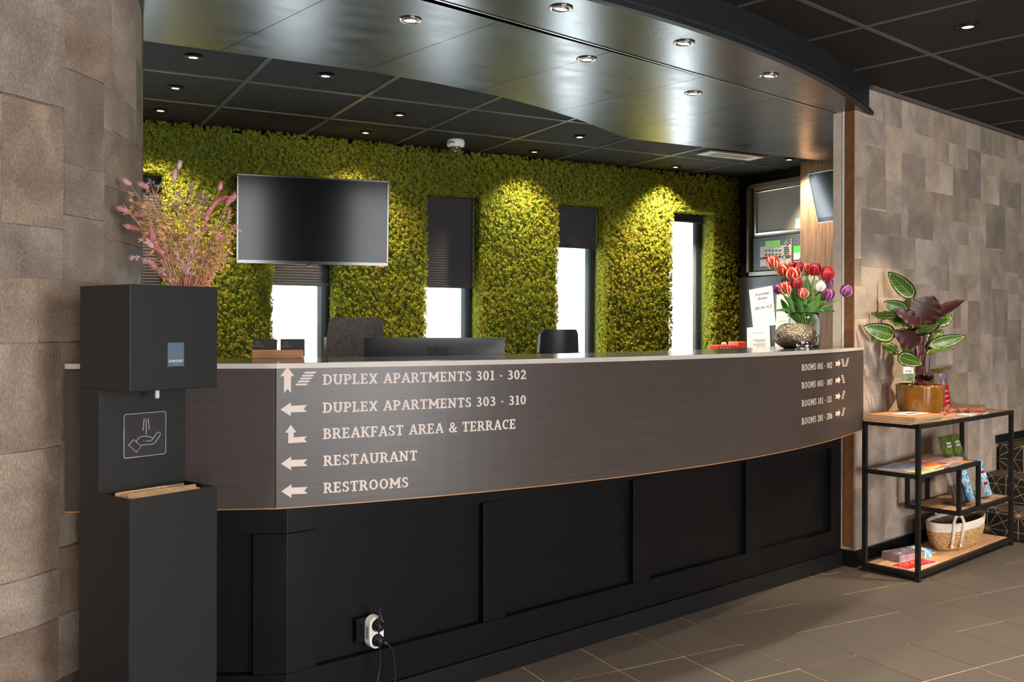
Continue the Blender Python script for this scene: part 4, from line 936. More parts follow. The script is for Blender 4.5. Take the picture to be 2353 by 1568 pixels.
def office_chair(px0,px1,ytop,dep,width,rz_off,label,smooth_leather):
    c=at_depth((px0+px1)/2,ytop,dep); rz=math.atan2(-sn,cs)+rz_off
    t=thing('office_chair',label,'chair',(c.x,c.y,0),rz,'office chairs behind the counter'); zt=c.z; hw=width/2; m='chair_fabric' if not smooth_leather else 'chair_black'
    bh=0.30 if not smooth_leather else 0.36
    def bk(u,v,o):
        t_=2*u-1; w=hw*(0.90+0.10*math.sin(min(1,(1-v)*1.2)*PI*0.5)) if True else hw
        vv=v; corner=max(0,abs(t_)-0.80)/0.2; z=zt-bh+bh*vv
        if vv>0.5: z-=corner**2*0.028
        else: z+=corner**2*0.03
        return Vector((w*t_,o-0.05*(1-t_*t_)+0.02*(1-vv),z))
    mb=MB(); mb.grid(lambda u,v:bk(u,v,-0.018),16,8); mb.grid(lambda u,v:bk(u,v,0.018),16,8,flip=True)
    for j in range(16):
        for v in (0.0,1.0):
            p=[bk(j/16,v,-0.018),bk((j+1)/16,v,-0.018),bk((j+1)/16,v,0.018),bk(j/16,v,0.018)]; mb.add(p,[(0,1,2,3)])
    for j in range(8):
        for u in (0.0,1.0): mb.add([bk(u,j/8,-0.018),bk(u,(j+1)/8,-0.018),bk(u,(j+1)/8,0.018),bk(u,j/8,0.018)],[(0,1,2,3)])
    mb.uv={}; mb.build('backrest',m,t,smooth=True)
    zs=0.62
    for s_ in (-1,1):
        MB().tube([Vector((s_*hw*0.97,0.0,zt-bh*0.35)),Vector((s_*hw*0.99,0.012,zt-bh)),Vector((s_*hw*0.96,0.03,zt-bh-0.08)),Vector((s_*hw*0.55,0.04,zt-bh-0.16)),Vector((s_*0.03,0.05,zs))],0.014,8).build('back_support','chair_black',t,smooth=True)
        MB().box(s_*(hw+0.07)-0.025,s_*(hw+0.07)+0.025,-0.30,-0.08,zs+0.16,zs+0.19).build('armrest','chair_black',t,bevel=0.01)
        MB().tube([Vector((s_*(hw+0.07),-0.18,zs+0.16)),Vector((s_*(hw+0.07),-0.18,zs+0.02)),Vector((s_*0.15,-0.18,zs-0.02))],0.013,8).build('armrest_post','chair_black',t)
    MB().box(-0.23,0.23,-0.44,0.0,zs-0.03,zs+0.05).build('seat',m,t,bevel=0.03,seg=3)
    MB().lathe([(0.03,0.10),(0.03,0.34),(0.022,0.34),(0.022,zs-0.03)],16,c=(0,-0.2,0)).build('gas_column','dark_metal',t)
    for k in range(5):
        a=2*PI*k/5; e=Vector((0.29*math.cos(a),-0.2+0.29*math.sin(a),0.07)); lg=MB().tube([Vector((0,-0.2,0.11)),e],[0.024,0.014],8).build('base_leg','chair_black',t)
        MB().tube([e+Vector((0,-0.012,-0.04)),e+Vector((0,0.012,-0.04))],0.03,14).build('castor','black_plastic',lg)
    return t
office_chair(748,887,730,5.0,0.315,0.15,'charcoal fabric office chair behind the monitor',False)
office_chair(1232,1334,757,5.15,0.245,0.35,'smaller black office chair right of the monitor',True)
# ================================================================== right side of the office
mat('grey_frame',(112,108,104),0.35,metal=0.4,var=0.05); mat('pale_frame',(208,188,170),0.5,var=0.04); mat('silver',(196,196,196),0.25,metal=0.9,var=0.03); mat('board_grey',(142,138,134),0.7,var=0.05,scale=120)
mat('panel_blue',(64,72,80),0.5,var=0.06); mat('panel_face',(178,168,156),0.5,var=0.05); mat('panel_dark',(76,76,76),0.5,var=0.05); mat('lcd',(96,160,40),0.4,emit=0.12,var=0.1,scale=60); mat('green_print',(60,176,60),0.5,var=0.12,scale=40); mat('sky_print',(120,160,200),0.5,var=0.3,scale=14); mat('ink',(70,78,92),0.7)
struct(MB().box(5.06,5.199,3.97,4.985,0,2.30).build('wall_wood','wood_brown'),'brown wood-look wall panel at the right end of the office')
struct(MB().box(5.06,5.199,3.97,4.985,2.304,ZB-0.001).build('wall_wood_top','wood_brown'),'upper strip of the brown wood-look wall panel')
XS=5.15
def yz(px,py,x=XS): p=at_x(px,py,x); return p.y,p.z
def sbox(name,m,par,y0,y1,z0,z1,x0,x1,bevel=0.0,o=None):
    o=o or Vector((0,0,0)); return MB().box(x0-o.x,x1-o.x,min(y0,y1)-o.y,max(y0,y1)-o.y,z0-o.z,z1-o.z).build(name,m,par,bevel=bevel)
fr=thing('recess_frame','grey metal frame around the alarm panel and notice frame','frame',(0,0,0))
for q in ((5.625,5.600,1.635,2.345),(5.625,5.0,2.320,2.345),(5.625,5.0,1.635,1.665)): sbox('frame_bar','grey_frame',fr,q[0],q[1],q[2],q[3],5.135,5.198)
sf=thing('notice_frame','silver snap frame with an empty grey board above the alarm panel','frame',(0,0,0))
sbox('mount_board','pale_frame',sf,5.585,5.0,1.938,2.318,5.175,5.185)
sbox('board','board_grey',sf,5.55,5.0,1.965,2.285,5.166,5.175)
sbox('frame_side','silver',sf,5.560,5.540,1.950,2.295,5.155,5.175,0.004); sbox('frame_side','silver',sf,5.560,5.0,2.277,2.297,5.154,5.175,0.004); sbox('frame_side','silver',sf,5.560,5.0,1.948,1.968,5.154,5.175,0.004)
for z in (1.99,2.27): MB().tube([(5.154,5.566,z),(5.150,5.566,z)],0.004,8).build('hinge_screw','dark_metal',sf)
pc=thing('post_card','small sky-blue postcard tucked into the silver notice frame','card',(5.15,5.075,1.965)); MB().box(-0.0015,0.0015,-0.06,0.045,0.0,0.072).build('card','sky_print',pc); MB().box(-0.0022,0.0,-0.06,0.045,0.0,0.026).build('lower_band','paper_white',pc)
al=thing('alarm_panel','grey fire alarm panel with green display and keypad on the side wall','alarm panel',(0,0,0))
sbox('cabinet','panel_blue',al,5.565,5.0,1.672,1.928,5.150,5.198,0.003)
fx=sbox('face_plate','panel_face',al,5.483,5.160,1.705,1.898,5.144,5.150)
sbox('display_strip','panel_dark',fx,5.483,5.160,1.855,1.898,5.1425,5.144); y0,z1=yz(1761,555); y1,z0=yz(1795,567)
sbox('display','lcd',fx,y0,y1,z0,z1,5.1405,5.1425); sbox('lower_strip','panel_dark',fx,5.483,5.160,1.755,1.775,5.1425,5.144)
for r_ in range(2):
    for k in range(5):
        y,z=yz(1690+(397+46*k)/5.6,360+(1212+52*r_)/5.6); MB().tube([(5.143,y,z),(5.139,y,z)],0.0075,10).build('button','black_plastic',fx); sbox('button_label','paper_white',fx,y+0.016,y-0.016,z+0.012,z+0.024,5.1432,5.144)
for r_ in range(4):
    for k in range(3):
        y,z=yz(1690+(646+23*k)/5.6,360+(1172+26*r_)/5.6); MB().tube([(5.143,y,z),(5.139,y,z)],0.006,10).build('key','black_plastic' if not(r_==3 and k==2) else 'red_card',fx)
for dx,dy in ((0,0),(-22,0),(22,0),(0,-24),(0,24)):
    y,z=yz(1690+(670+dx)/5.6,360+(1115+dy)/5.6); MB().tube([(5.1415,y,z),(5.138,y,z)],0.006,10).build('key','steel',fx)
for k,mm in enumerate(('red_card','oat','paper_white')):
    y,z=yz(1690+375/5.6,360+(1296+13*k)/5.6); sbox('status_label',mm,fx,y,y-0.10,z-0.008,z+0.006,5.1415,5.1425); sbox('status_label','paper_white',fx,y-0.105,y-0.19,z-0.008,z+0.006,5.1415,5.1425)
y,z=yz(1807,592); kt=thing('key_bunch','bunch of small metal keys hanging in the alarm panel','keys',(5.136,y,z))
MB().tube([(0.006,0,0),(-0.008,0,0)],0.009,12).build('lock','steel',kt)
for k in range(3): 
    a=-0.5+0.5*k; MB().box(-0.010-0.002*k,-0.0085-0.002*k,-0.007,0.007,-0.050,-0.01,M4=Matrix.Rotation(a,4,'X')).build('key','silver',kt,bevel=0.001)
st_=thing('panel_sticker','green and white service sticker on the alarm panel','sticker',(0,0,0)); y0,z1=yz(1690+750/5.6,360+1153/5.6); y1=5.0; ym,zm=yz(1690+750/5.6,360+1240/5.6); _,z0=yz(1690+750/5.6,360+1330/5.6)
sbox('upper_half','green_print',st_,y0,y1,zm,z1,5.1485,5.1498); sbox('lower_half','paper_white',st_,y0,y1,z0,zm-0.001,5.1485,5.1498)
text_mesh('everlite',0.030,'lettering','ink',st_,frame((5.1480,y0-0.055,zm-0.055),(0,-1,0),(0,0,1)),align='LEFT')
sbox('small_label','paper_white',al,y0-0.01,y1,z0-0.045,z0-0.012,5.1485,5.150)
lc=thing('wall_cabinet','black cupboard with notices taped to its front under the alarm panel','cabinet',(0,0,0))
sbox('body','black_cab',lc,5.70,4.995,0.0,1.625,5.125,5.198,0.003)
# notices on the cupboard
def notice(name,label,corners,x,lines,header=None,m='paper_white'):
    P=[at_x(px,py,x) for px,py in corners]; c=sum(P,Vector())/4; t=thing(name,label,'paper',c,0,'papers on the black cupboard')
    v=[p-c for p in P]; mb=MB(); mb.add(v+[p+Vector((0.0012,0,0)) for p in v],[(0,1,2,3)[::-1],(4,5,6,7),(0,1,5,4),(1,2,6,5),(2,3,7,6),(3,0,4,7)]); s=mb.build('sheet',m,t)
    tl,tr,br,bl_=v; ux=(tr-tl); uz=(tl-bl_); w=ux.length; h=uz.length; F4=frame(bl_+Vector((-0.0012,0,0)),ux,uz)
    if header:
        for txt,size,fy in header: text_mesh(txt,size,'lettering','ink',s,F4@Matrix.Translation((w/2,h*fy,0)),depth=0.0002)
    for fy,x0,x1 in lines: MB().box(w*x0,w*x1,h*fy,h*fy+0.003,0,0.0003,M4=F4).build('text_line','board_grey',s)
K1=lambda x,y:(1640+x/3.267,360+y/3.267)
notice('paper_folder','blue-grey folder behind the telephone notice',[K1(295,973),K1(475,965),K1(475,1190),K1(300,1200)],5.1232,[],m='panel_blue')
notice('paper_notice','white notice with a fire brigade telephone number, tilted',[K1(264,1002),K1(440,968),K1(466,1264),K1(296,1287)],5.1195,[],header=[('Brandweer',0.034,0.80),('afbellen:',0.034,0.69),('088-246 3535',0.034,0.45)])
notice('paper_notice','white list partly hidden behind the left of the tulips',[K1(474,1010),K1(580,990),K1(580,1200),K1(468,1205)],5.1215,[(0.12,0.5,0.9),(0.17,0.5,0.9),(0.22,0.5,0.9)])
notice('paper_notice','narrow white sheet directly behind the lantern',[K1(468,1206),K1(590,1200),K1(590,1440),K1(458,1445)],5.1222,[(0.86,0.2,0.8),(0.62,0.2,0.7)])
notice('paper_notice','creased white instruction sheets at the lower left of the cupboard',[K1(249,1285),K1(420,1273),K1(426,1440),K1(250,1447)],5.1205,[(0.72,0.3,0.78),(0.42,0.28,0.85),(0.37,0.28,0.85),(0.32,0.4,0.8),(0.22,0.28,0.85),(0.17,0.28,0.85),(0.10,0.4,0.8)])
# tilted wall screen
q0=at_x(1880,513,4.95); up_=Vector((-0.096,0,0.332)).normalized(); F4=frame(q0,(0,-1,0),up_)
ws=thing('wall_screen','tilted flat screen on the wood panel behind the pale post','screen',q0); F4=Matrix.Translation(-q0)@F4
MB().box(0,0.56,0,0.345,-0.03,0.0,M4=F4).build('rear_shell','gloss_black',ws,bevel=0.003)
MB().box(0.008,0.552,0.036,0.335,0.0,0.0015,M4=F4).build('screen','screen_matte',ws)
for q in ((0,0.56,0,0.005),(0,0.56,0.340,0.345),(0,0.005,0.005,0.34),(0.555,0.56,0.005,0.34)): MB().box(q[0],q[1],q[2],q[3],-0.002,0.003,M4=F4).build('silver_edge','silver',ws)
MB().box(0.005,0.555,0.005,0.036,0.0,0.002,M4=F4).build('chin','gloss_black',ws)
MB().tube([F4@Vector((0.28,0.17,-0.03)),Vector((0.09,-0.28,0.12)),Vector((0.109,-0.28,0.10))],0.014,10).build('wall_arm','dark_metal',ws)
# red kit on a low cabinet near the moss
cr=thing('low_cabinet','low black cabinet against the moss wall, hidden behind the counter','cabinet',(4.85,5.50,0)); MB().box(-0.27,0.27,-0.18,0.18,0,1.03).build('body','black_cab',cr,bevel=0.003)
mat('red_plastic',(206,58,44),0.4,var=0.05)
a=at_y(1640,800,5.5); b_=at_y(1684,800,5.5); c_=at_y(1702,785,5.5)
k1=thing('red_case','red case with white stripes beside the moss','case',(a.x,5.5,1.03)); zt_=at_y(1660,793,5.5).z-1.03
MB().box(0,b_.x-a.x,-0.06,0.06,0,zt_).build('body','red_plastic',k1,bevel=0.006)
for i in range(4): MB().box(0.012+i*0.028,0.022+i*0.028,-0.0615,-0.059,0.03,zt_-0.012).build('stripe','paper_white',k1)
MB().lathe([(0.018,0),(0.02,0.012),(0.012,0.02)],14,c=(0.10,0,zt_)).build('knob','paper_white',k1)
k2=thing('red_case','taller plain red case right of the striped one','case',(b_.x+0.003,5.5,1.03)); MB().box(0,min(c_.x,5.11)-b_.x-0.005,-0.06,0.06,0,c_.z-1.03).build('body','red_plastic',k2,bevel=0.006)
# ================================================================== on the counter at the right: jar of tulips, lantern, bell
def glass_mat(name,col,rough=0.0,ior=1.45):
    m,nt,b=base_mat(name); b.inputs['Base Color'].default_value=lin(col); b.inputs['Roughness'].default_value=rough; b.inputs['Transmission Weight'].default_value=1.0; b.inputs['IOR'].default_value=ior
    M[name]=m
glass_mat('jar_glass',(236,246,244))
jc=at_depth(1845,741,4.72); JC=Vector((jc.x,jc.y,ZT)); jr=0.0815
jh=at_depth(1845,719,4.72).z-ZT
jar=thing('glass_jar','clear glass jar holding the tulips behind the lantern','vase',JC)
MB().lathe([(0.0,0.0),(jr*0.92,0.0),(jr,0.012),(jr,jh-0.045),(jr*0.93,jh-0.03),(jr*0.93,jh-0.008),(jr*0.97,jh-0.004),(jr*0.96,jh),(jr*0.90,jh),(jr*0.90,jh-0.03),(jr*0.965,jh-0.046),(jr*0.965,0.014),(jr*0.88,0.006),(0,0.006)],40).build('body','jar_glass',jar,smooth=True)
def petal_mat(name,base,edge,streak=0.5):
    m,nt,b=base_mat(name); L=nt.links; uv=nd(nt,'ShaderNodeUVMap'); sp=nd(nt,'ShaderNodeSeparateXYZ'); L.new(uv.outputs[0],sp.inputs[0])
    s1=nd(nt,'ShaderNodeMath',operation='SUBTRACT'); s1.inputs[1].default_value=0.5; L.new(sp.outputs[0],s1.inputs[0]); ab=nd(nt,'ShaderNodeMath',operation='ABSOLUTE'); L.new(s1.outputs[0],ab.inputs[0])
    m2=nd(nt,'ShaderNodeMath',operation='MULTIPLY_ADD'); m2.inputs[1].default_value=2.0; L.new(ab.outputs[0],m2.inputs[0])
    nz=nd(nt,'ShaderNodeTexNoise'); nz.inputs['Scale'].default_value=4; mp=nd(nt,'ShaderNodeMapping'); mp.inputs['Scale'].default_value=(9,1.2,1); L.new(uv.outputs[0],mp.inputs[0]); L.new(mp.outputs[0],nz.inputs[0])
    mm=nd(nt,'ShaderNodeMath',operation='MULTIPLY'); mm.inputs[1].default_value=streak; L.new(nz.outputs[0],mm.inputs[0]); L.new(mm.outputs[0],m2.inputs[2])
    rp=nd(nt,'ShaderNodeValToRGB'); e=rp.color_ramp.elements; e[0].position=0.84; e[0].color=lin(base); e[1].position=1.2; e[1].color=lin(edge); L.new(m2.outputs[0],rp.inputs[0]); L.new(rp.outputs[0],b.inputs['Base Color'])
    b.inputs['Roughness'].default_value=0.4; b.inputs['Subsurface Weight'].default_value=0.0; MATS[name]=m
petal_mat('petal_flame',(190,30,36),(238,196,140),0.36); petal_mat('petal_red',(176,16,30),(206,40,40),0.3); petal_mat('petal_dark',(140,14,34),(190,50,60),0.3); petal_mat('petal_white',(238,230,214),(246,242,230),0.2); petal_mat('petal_purple',(122,34,96),(176,110,160),0.45)
mat('tulip_stem',(122,150,62),0.5,var=0.12,scale=40); mat('tulip_leaf',(74,118,50),0.45,var=0.2,scale=12,stretch=(6,6,1))
def blossom(mb,c,ax,L,R,open_=0.0,seed=0):
    ax=ax.normalized(); u0=ax.orthogonal().normalized(); v0=ax.cross(u0)
    for ringi,(n,k,ph) in enumerate(((3,1.0,0.0),(3,0.86,PI/3))):
        for j in range(n):
            a=2*PI*j/n+ph+seed; o=u0*math.cos(a)+v0*math.sin(a); w=ax.cross(o)
            def pt(u,v,o=o,w=w,k=k):
                s=2*u-1; prof=math.sin(PI*(0.12+0.80*v)**0.85); wid=R*1.12*k*prof*(1-0.35*v**4)*(1 if v<0.85 else max(0.05,(1-v)/0.15)**0.55)
                th=s*1.05; rad=R*k*(0.25+0.75*math.sin(PI*min(1,(0.10+0.62*v)))) + open_*R*v**2*0.5
                if v>0.7: rad*=1-0.35*(1-open_)*((v-0.7)/0.3)**1.5
                r_=rad*math.cos(s*0.55)
                return c+ax*(L*(v-0.5)+0.0)+o*r_+w*(wid*s*0.95)
            mb.grid(pt,6,8)
TXp=lambda x:1700+x/6.533; TYp=lambda y:580+y/6.533
def tq(x,y,d=0.0): return at_depth(TXp(x),TYp(y),4.72+d)
tul=[(490,150,92,(-0.25,1),'petal_flame',0,'red and yellow tulip standing out at top left'),(655,258,88,(-0.2,1),'petal_flame',0,'red tulip with yellow edges below and right of the top left one'),(885,215,72,(0.1,1),'petal_dark',0.03,'dark red tulip in front of the alarm panel sticker'),(790,212,66,(-0.1,1),'petal_red',0.06,'red tulip half hidden behind the upper middle blooms'),(810,320,92,(0.0,1),'petal_flame',-0.05,'wide open yellow and red tulip in the middle'),
 (850,462,78,(0.05,1),'petal_dark',-0.07,'dark red tulip just under the yellow and red open one'),(685,530,88,(-0.35,1),'petal_flame',-0.05,'red and cream tulip at lower left'),(580,548,72,(-0.5,0.9),'petal_purple',0.0,'purple tulip at far left'),(950,610,70,(0.05,1),'petal_flame',-0.09,'small closed red tulip in front, low in the middle'),(1012,238,76,(-0.05,1),'petal_flame',0.02,'red and cream tulip beside the dark one at upper right'),
 (1130,256,86,(0.05,1),'petal_dark',-0.04,'deep red tulip at upper right'),(1308,312,92,(0.15,1),'petal_red',0.0,'bright red tulip at the upper right end'),(1000,400,84,(-0.1,1),'petal_white',0.05,'white tulip behind the leaves, left one'),(1120,430,80,(0.0,1),'petal_white',0.03,'white tulip in the middle right'),(1195,500,78,(0.1,1),'petal_white',-0.02,'white tulip in front at right'),
 (1325,452,72,(0.2,1),'petal_purple',0.04,'purple tulip under the bright red one'),(1335,632,84,(0.35,1),'petal_purple',-0.02,'purple tulip low at right'),(1597,572,84,(0.55,0.8),'petal_purple',-0.02,'lone purple tulip leaning far right over the pale post'),(1195,655,62,(0.1,1),'petal_purple',0.05,'purple tulip half hidden low behind the stems'),(680,412,56,(-0.1,1),'petal_purple',0.06,'small purple bloom half hidden at left')]
kpx=4.72/F/6.533
JN=JC+Vector((0,0,jh))
for n_,(x,y,r,ax,pm,d,lab) in enumerate(tul):
    c=tq(x,y,d); axis=RV*ax[0]+Vector((0,0,ax[1])); R=r*kpx*0.95; L=r*kpx*2.15
    o=thing('tulip',lab,'tulip',JN,0,'tulips in the glass jar')
    mb=MB(); blossom(mb,c-JN,axis,L,R,0.45 if 'open' in lab else 0.05,n_*0.7); mb.build('blossom',pm,o,smooth=True)
    b0=c-axis.normalized()*L*0.48; a_=2.4*n_; nk=JN+Vector((math.cos(a_)*jr*0.45,math.sin(a_)*jr*0.45,-0.01)); foot=JC+Vector((math.cos(a_+2.6)*jr*0.5,math.sin(a_+2.6)*jr*0.5,0.012))
    if x>1500: ctrl=[foot,JN+RV*0.05-Vector((0,0,0.02)),tq(1250,820,-0.02),tq(1330,805,-0.02),tq(1430,740,-0.02),b0]
    else: ctrl=[foot,nk,nk.lerp(b0,0.5)+Vector((0,0,0.012))-axis*0.0,b0]
    P=[]
    for i in range(len(ctrl)-1):
        for k in range(5): P.append(ctrl[i].lerp(ctrl[i+1],k/5))
    P.append(ctrl[-1])
    for _ in range(3): P=[P[0]]+[(P[i-1]+P[i]*2+P[i+1])/4 for i in range(1,len(P)-1)]+[P[-1]]
    MB().tube([p-JN for p in P],0.0032,7).build('stem','tulip_stem',o,smooth=True)
def blade(o,pts,w,m,face):
    Q=[p-JN for p in pts]; 
    def at(v):
        t=v*(len(Q)-1); i=min(int(t),len(Q)-2); return Q[i].lerp(Q[i+1],t-i)
    mb=MB()
    def pt(u,v):
        c=at(v); d=(at(min(1,v+0.05))-at(max(0,v-0.05))).normalized(); s=d.cross(face).normalized(); ww=w*math.sin(PI*min(1,(0.12+0.88*v)))**0.8; q=2*u-1
        return c+s*(ww*q)+face*(-0.18*w*q*q)
    mb.grid(pt,4,12); ob=mb.build('leaf',m,o,smooth=True); md=ob.modifiers.new('solid','SOLIDIFY'); md.thickness=0.0012
lv=[([(730,900),(690,830),(650,760),(612,700)],45),([(720,880),(640,862),(560,872),(500,886)],22),([(1010,900),(1020,760),(1010,560),(1025,375)],75),([(1080,900),(1130,760),(1190,660),(1225,600)],45),([(1050,900),(1130,820),(1200,740),(1260,690)],60),([(1000,900),(1090,830),(1160,760),(1190,700)],80),([(1120,880),(1230,840),(1340,860),(1440,893)],40),([(1100,890),(1200,870),(1260,890),(1290,880)],25),([(960,900),(955,700),(950,560),(960,430)],45),([(800,900),(760,760),(700,690),(655,640)],35),([(840,900),(850,760),(820,640),(800,560)],45),([(930,900),(900,740),(870,640),(862,560)],40),([(1150,880),(1215,800),(1245,700),(1255,640)],35)]
tls=[o for o in C.objects if o.name.startswith('tulip') and o.type=='EMPTY']
for i,(pts,w) in enumerate(lv):
    d=-0.04 if i%2 else 0.02; o=tls[(i*3)%len(tls)]
    blade(o,[JN+Vector((rnd.uniform(-.02,.02),rnd.uniform(-.02,.02),-0.06))]+[tq(x,y,d-0.01*k) for k,(x,y) in enumerate(pts)],w*kpx,'tulip_leaf',-ray(1845,700).normalized())
# lantern
def lantern_mat():
    m,nt,b=base_mat('antique_silver'); L=nt.links; tc=nd(nt,'ShaderNodeTexCoord'); vo=nd(nt,'ShaderNodeTexVoronoi'); vo.inputs['Scale'].default_value=190; L.new(tc.outputs['Object'],vo.inputs['Vector'])
    rp=nd(nt,'ShaderNodeValToRGB'); e=rp.color_ramp.elements; e[0].position=0.22; e[0].color=lin((34,26,20)); e[1].position=0.42; e[1].color=lin((150,134,114)); L.new(vo.outputs['Distance'],rp.inputs[0]); L.new(rp.outputs[0],b.inputs['Base Color'])
    b.inputs['Metallic'].default_value=0.85; b.inputs['Roughness'].default_value=0.28; bp=nd(nt,'ShaderNodeBump'); bp.inputs['Distance'].default_value=0.004; bp.inputs['Strength'].default_value=0.8; L.new(vo.outputs['Distance'],bp.inputs['Height']); L.new(bp.outputs[0],b.inputs['Normal']); MATS['antique_silver']=m
lantern_mat(); mat('lantern_metal',(150,132,108),0.3,metal=0.9,var=0.15,scale=60)
lc_=at_depth(1828,741,4.54); LCn=Vector((lc_.x,lc_.y,ZT)); ln=thing('candle_lantern','round pierced antique silver lantern on the counter','lantern',LCn)
Rl=97*4.54/F/2; Hl=0.117
prof=[(Rl*0.45,0.0)]+[(Rl*math.sin(math.acos(max(-1,min(1,1-2*(i/14*0.86+0.06)))))**0.85,Hl*(i/14)) for i in range(15)]
MB().lathe(prof[1:]+[(prof[-1][0]*0.86,Hl),(prof[-1][0]*0.8,Hl-0.01)],48).build('body','antique_silver',ln,smooth=True)
def lsurf(th,t):
    i=t*14; k=min(int(i),13); r0=prof[1+k]; r1=prof[2+k]; f=i-k; r=r0[0]*(1-f)+r1[0]*f; z=r0[1]*(1-f)+r1[1]*f; return Vector(((r+0.0008)*math.cos(th),(r+0.0008)*math.sin(th),z))
for k in range(9):
    th=2*PI*k/9
    for (tc_,rt) in ((0.60,0.17),(0.28,0.13)):
        off=0 if tc_>0.5 else PI/9
        for sc in (1.0,0.55): MB().tube([lsurf(th+off+0.30*sc*math.cos(a)*(rt/0.17),tc_+rt*sc*math.sin(a)) for a in [2*PI*i/18 for i in range(19)]],0.0011,5).build('rosette_ring','lantern_metal',ln,smooth=True)
MB().lathe([(prof[-1][0]*0.9,Hl-0.002),(prof[-1][0]*0.95,Hl+0.003),(prof[-1][0]*0.85,Hl+0.004)],40).build('rim','lantern_metal',ln,smooth=True)
bc=at_depth(1849,741,4.36); bl_=thing('service_bell','shiny chrome reception bell in front of the lantern','bell',(bc.x,bc.y,ZT))
MB().lathe([(0.0,0.0),(0.042,0.0),(0.0425,0.004),(0.036,0.009),(0.030,0.012),(0.0,0.012)],32).build('base','chrome',bl_,smooth=True)
MB().lathe([(0.037,0.014),(0.038,0.017),(0.036,0.026),(0.029,0.037),(0.018,0.043),(0.0,0.045)],32).build('dome','chrome',bl_,smooth=True)
MB().lathe([(0.005,0.044),(0.004,0.051),(0.006,0.053),(0.006,0.056),(0.0,0.058)],16).build('button','chrome',bl_,smooth=True)
# ================================================================== shelf unit by the hide wall
mat('shelf_steel',(30,29,29),0.45,metal=0.3,var=0.15,scale=30); mat('oak_board',(186,146,108),0.5,var=0.16,scale=9,stretch=(1,7,7))
RZ=math.radians(13.5); SHO=Vector((3.955,3.11)); hx=Vector((math.cos(RZ),math.sin(RZ))); hy=Vector((-hx.y,hx.x)); SL,SD=1.19,0.298
Z1,Z2,Z3,Z4=0.772,0.526,0.283,0.045          # upper faces of the four boards, top to bottom
SA,SBx=0.47,0.735                            # left end of the third board, right end of the second board
sh=thing('shelf_unit','black steel frame shelf with oak boards against the hide wall','shelf',(SHO.x,SHO.y,0),RZ)
b_=0.022
def bar(x0,x1,y0,y1,z0,z1): MB().box(x0,x1,y0,y1,z0,z1).build('frame_bar','shelf_steel',sh,bevel=0.0015)
for x in (0,SL-b_):
    for y in (0,SD-b_): MB().box(x,x+b_,y,y+b_,0,Z1).build('leg','shelf_steel',sh,bevel=0.0015)
def rim(x0,x1,z):
    bar(x0,x1,0.0005,b_-0.0005,z-b_,z); bar(x0,x1,SD-b_+0.0005,SD-0.0005,z-b_,z); bar(x0+0.0005,x0+b_-0.0005,b_,SD-b_,z-b_,z-0.0004); bar(x1-b_+0.0005,x1-0.0005,b_,SD-b_,z-b_,z-0.0004)
    MB().box(x0+b_*0.6,x1-b_*0.6,b_*0.6,SD-b_*0.6,z-0.012,z-0.001).build('shelf_board','oak_board',sh)
rim(0,SL,Z1); rim(0,SBx,Z2); rim(SA,SL,Z3); rim(0,SL,Z4)
for x in (SA,SBx-b_):
    for y in (0.0008,SD-b_+0.0008): MB().box(x+0.0004,x+b_-0.0004,y,y+b_-0.0016,Z3,Z2-b_).build('divider_post','shelf_steel',sh,bevel=0.001)
S4=Matrix.Translation((SHO.x,SHO.y,0))@Matrix.Rotation(RZ,4,'Z')
def onsh(px,py,y): 
    p=at_plane(px,py,SHO+hy*y,hx); return (Vector((p.x,p.y))-SHO).dot(hx),p.z
def spot(x,y,z): return S4@Vector((x,y,z))
def print_mat(name,cols,scale=18,seed=0.0,rough=0.35):
    m,nt,b=base_mat(name); L=nt.links; tc=nd(nt,'ShaderNodeTexCoord'); mp=nd(nt,'ShaderNodeMapping'); mp.inputs['Location'].default_value=(seed,seed*1.7,seed*0.3); L.new(tc.outputs['Object'],mp.inputs[0])
    nz=nd(nt,'ShaderNodeTexNoise'); nz.inputs['Scale'].default_value=scale; nz.inputs['Detail'].default_value=3; L.new(mp.outputs[0],nz.inputs[0]); rp=nd(nt,'ShaderNodeValToRGB'); rp.color_ramp.interpolation='LINEAR'
    e=rp.color_ramp.elements; n=len(cols); e[0].position=0.30; e[0].color=lin(cols[0]); e[1].position=0.70; e[1].color=lin(cols[-1])
    for i in range(1,n-1): x=e.new(0.30+0.40*i/(n-1)); x.color=lin(cols[i])
    L.new(nz.outputs['Fac'],rp.inputs[0]); L.new(rp.outputs[0],b.inputs['Base Color']); b.inputs['Roughness'].default_value=rough; MATS[name]=m
print_mat('pr_landscape',[(70,90,60),(150,160,190),(120,140,190),(210,200,190)],22,1); print_mat('pr_yellow',[(70,90,40),(200,190,60),(236,226,180),(120,140,60),(200,120,80)],30,2); print_mat('pr_orange',[(240,150,30),(236,110,30),(200,40,90)],14,3)
print_mat('pr_brown',[(120,80,70),(190,150,130),(150,130,150),(210,190,170)],20,4); print_mat('pr_red',[(200,30,36),(214,50,60),(236,200,190)],26,5); print_mat('pr_green',[(20,26,18),(60,84,30),(110,120,50),(30,34,24)],36,6); print_mat('pr_blue',[(40,120,190),(70,170,220),(230,240,244),(60,140,200)],26,7); print_mat('pr_plaid',[(170,90,70),(220,170,130),(160,60,60),(226,196,160)],26,8); print_mat('pr_mix',[(60,60,70),(160,110,100),(90,110,150),(214,200,190)],30,9)
mat('page_edge',(196,180,160),0.7,var=0.12,scale=200,stretch=(1,1,30)); mat('kraft',(172,128,82),0.7,var=0.12,scale=30); mat('flyer_red',(190,24,34),0.35,var=0.08,scale=20)
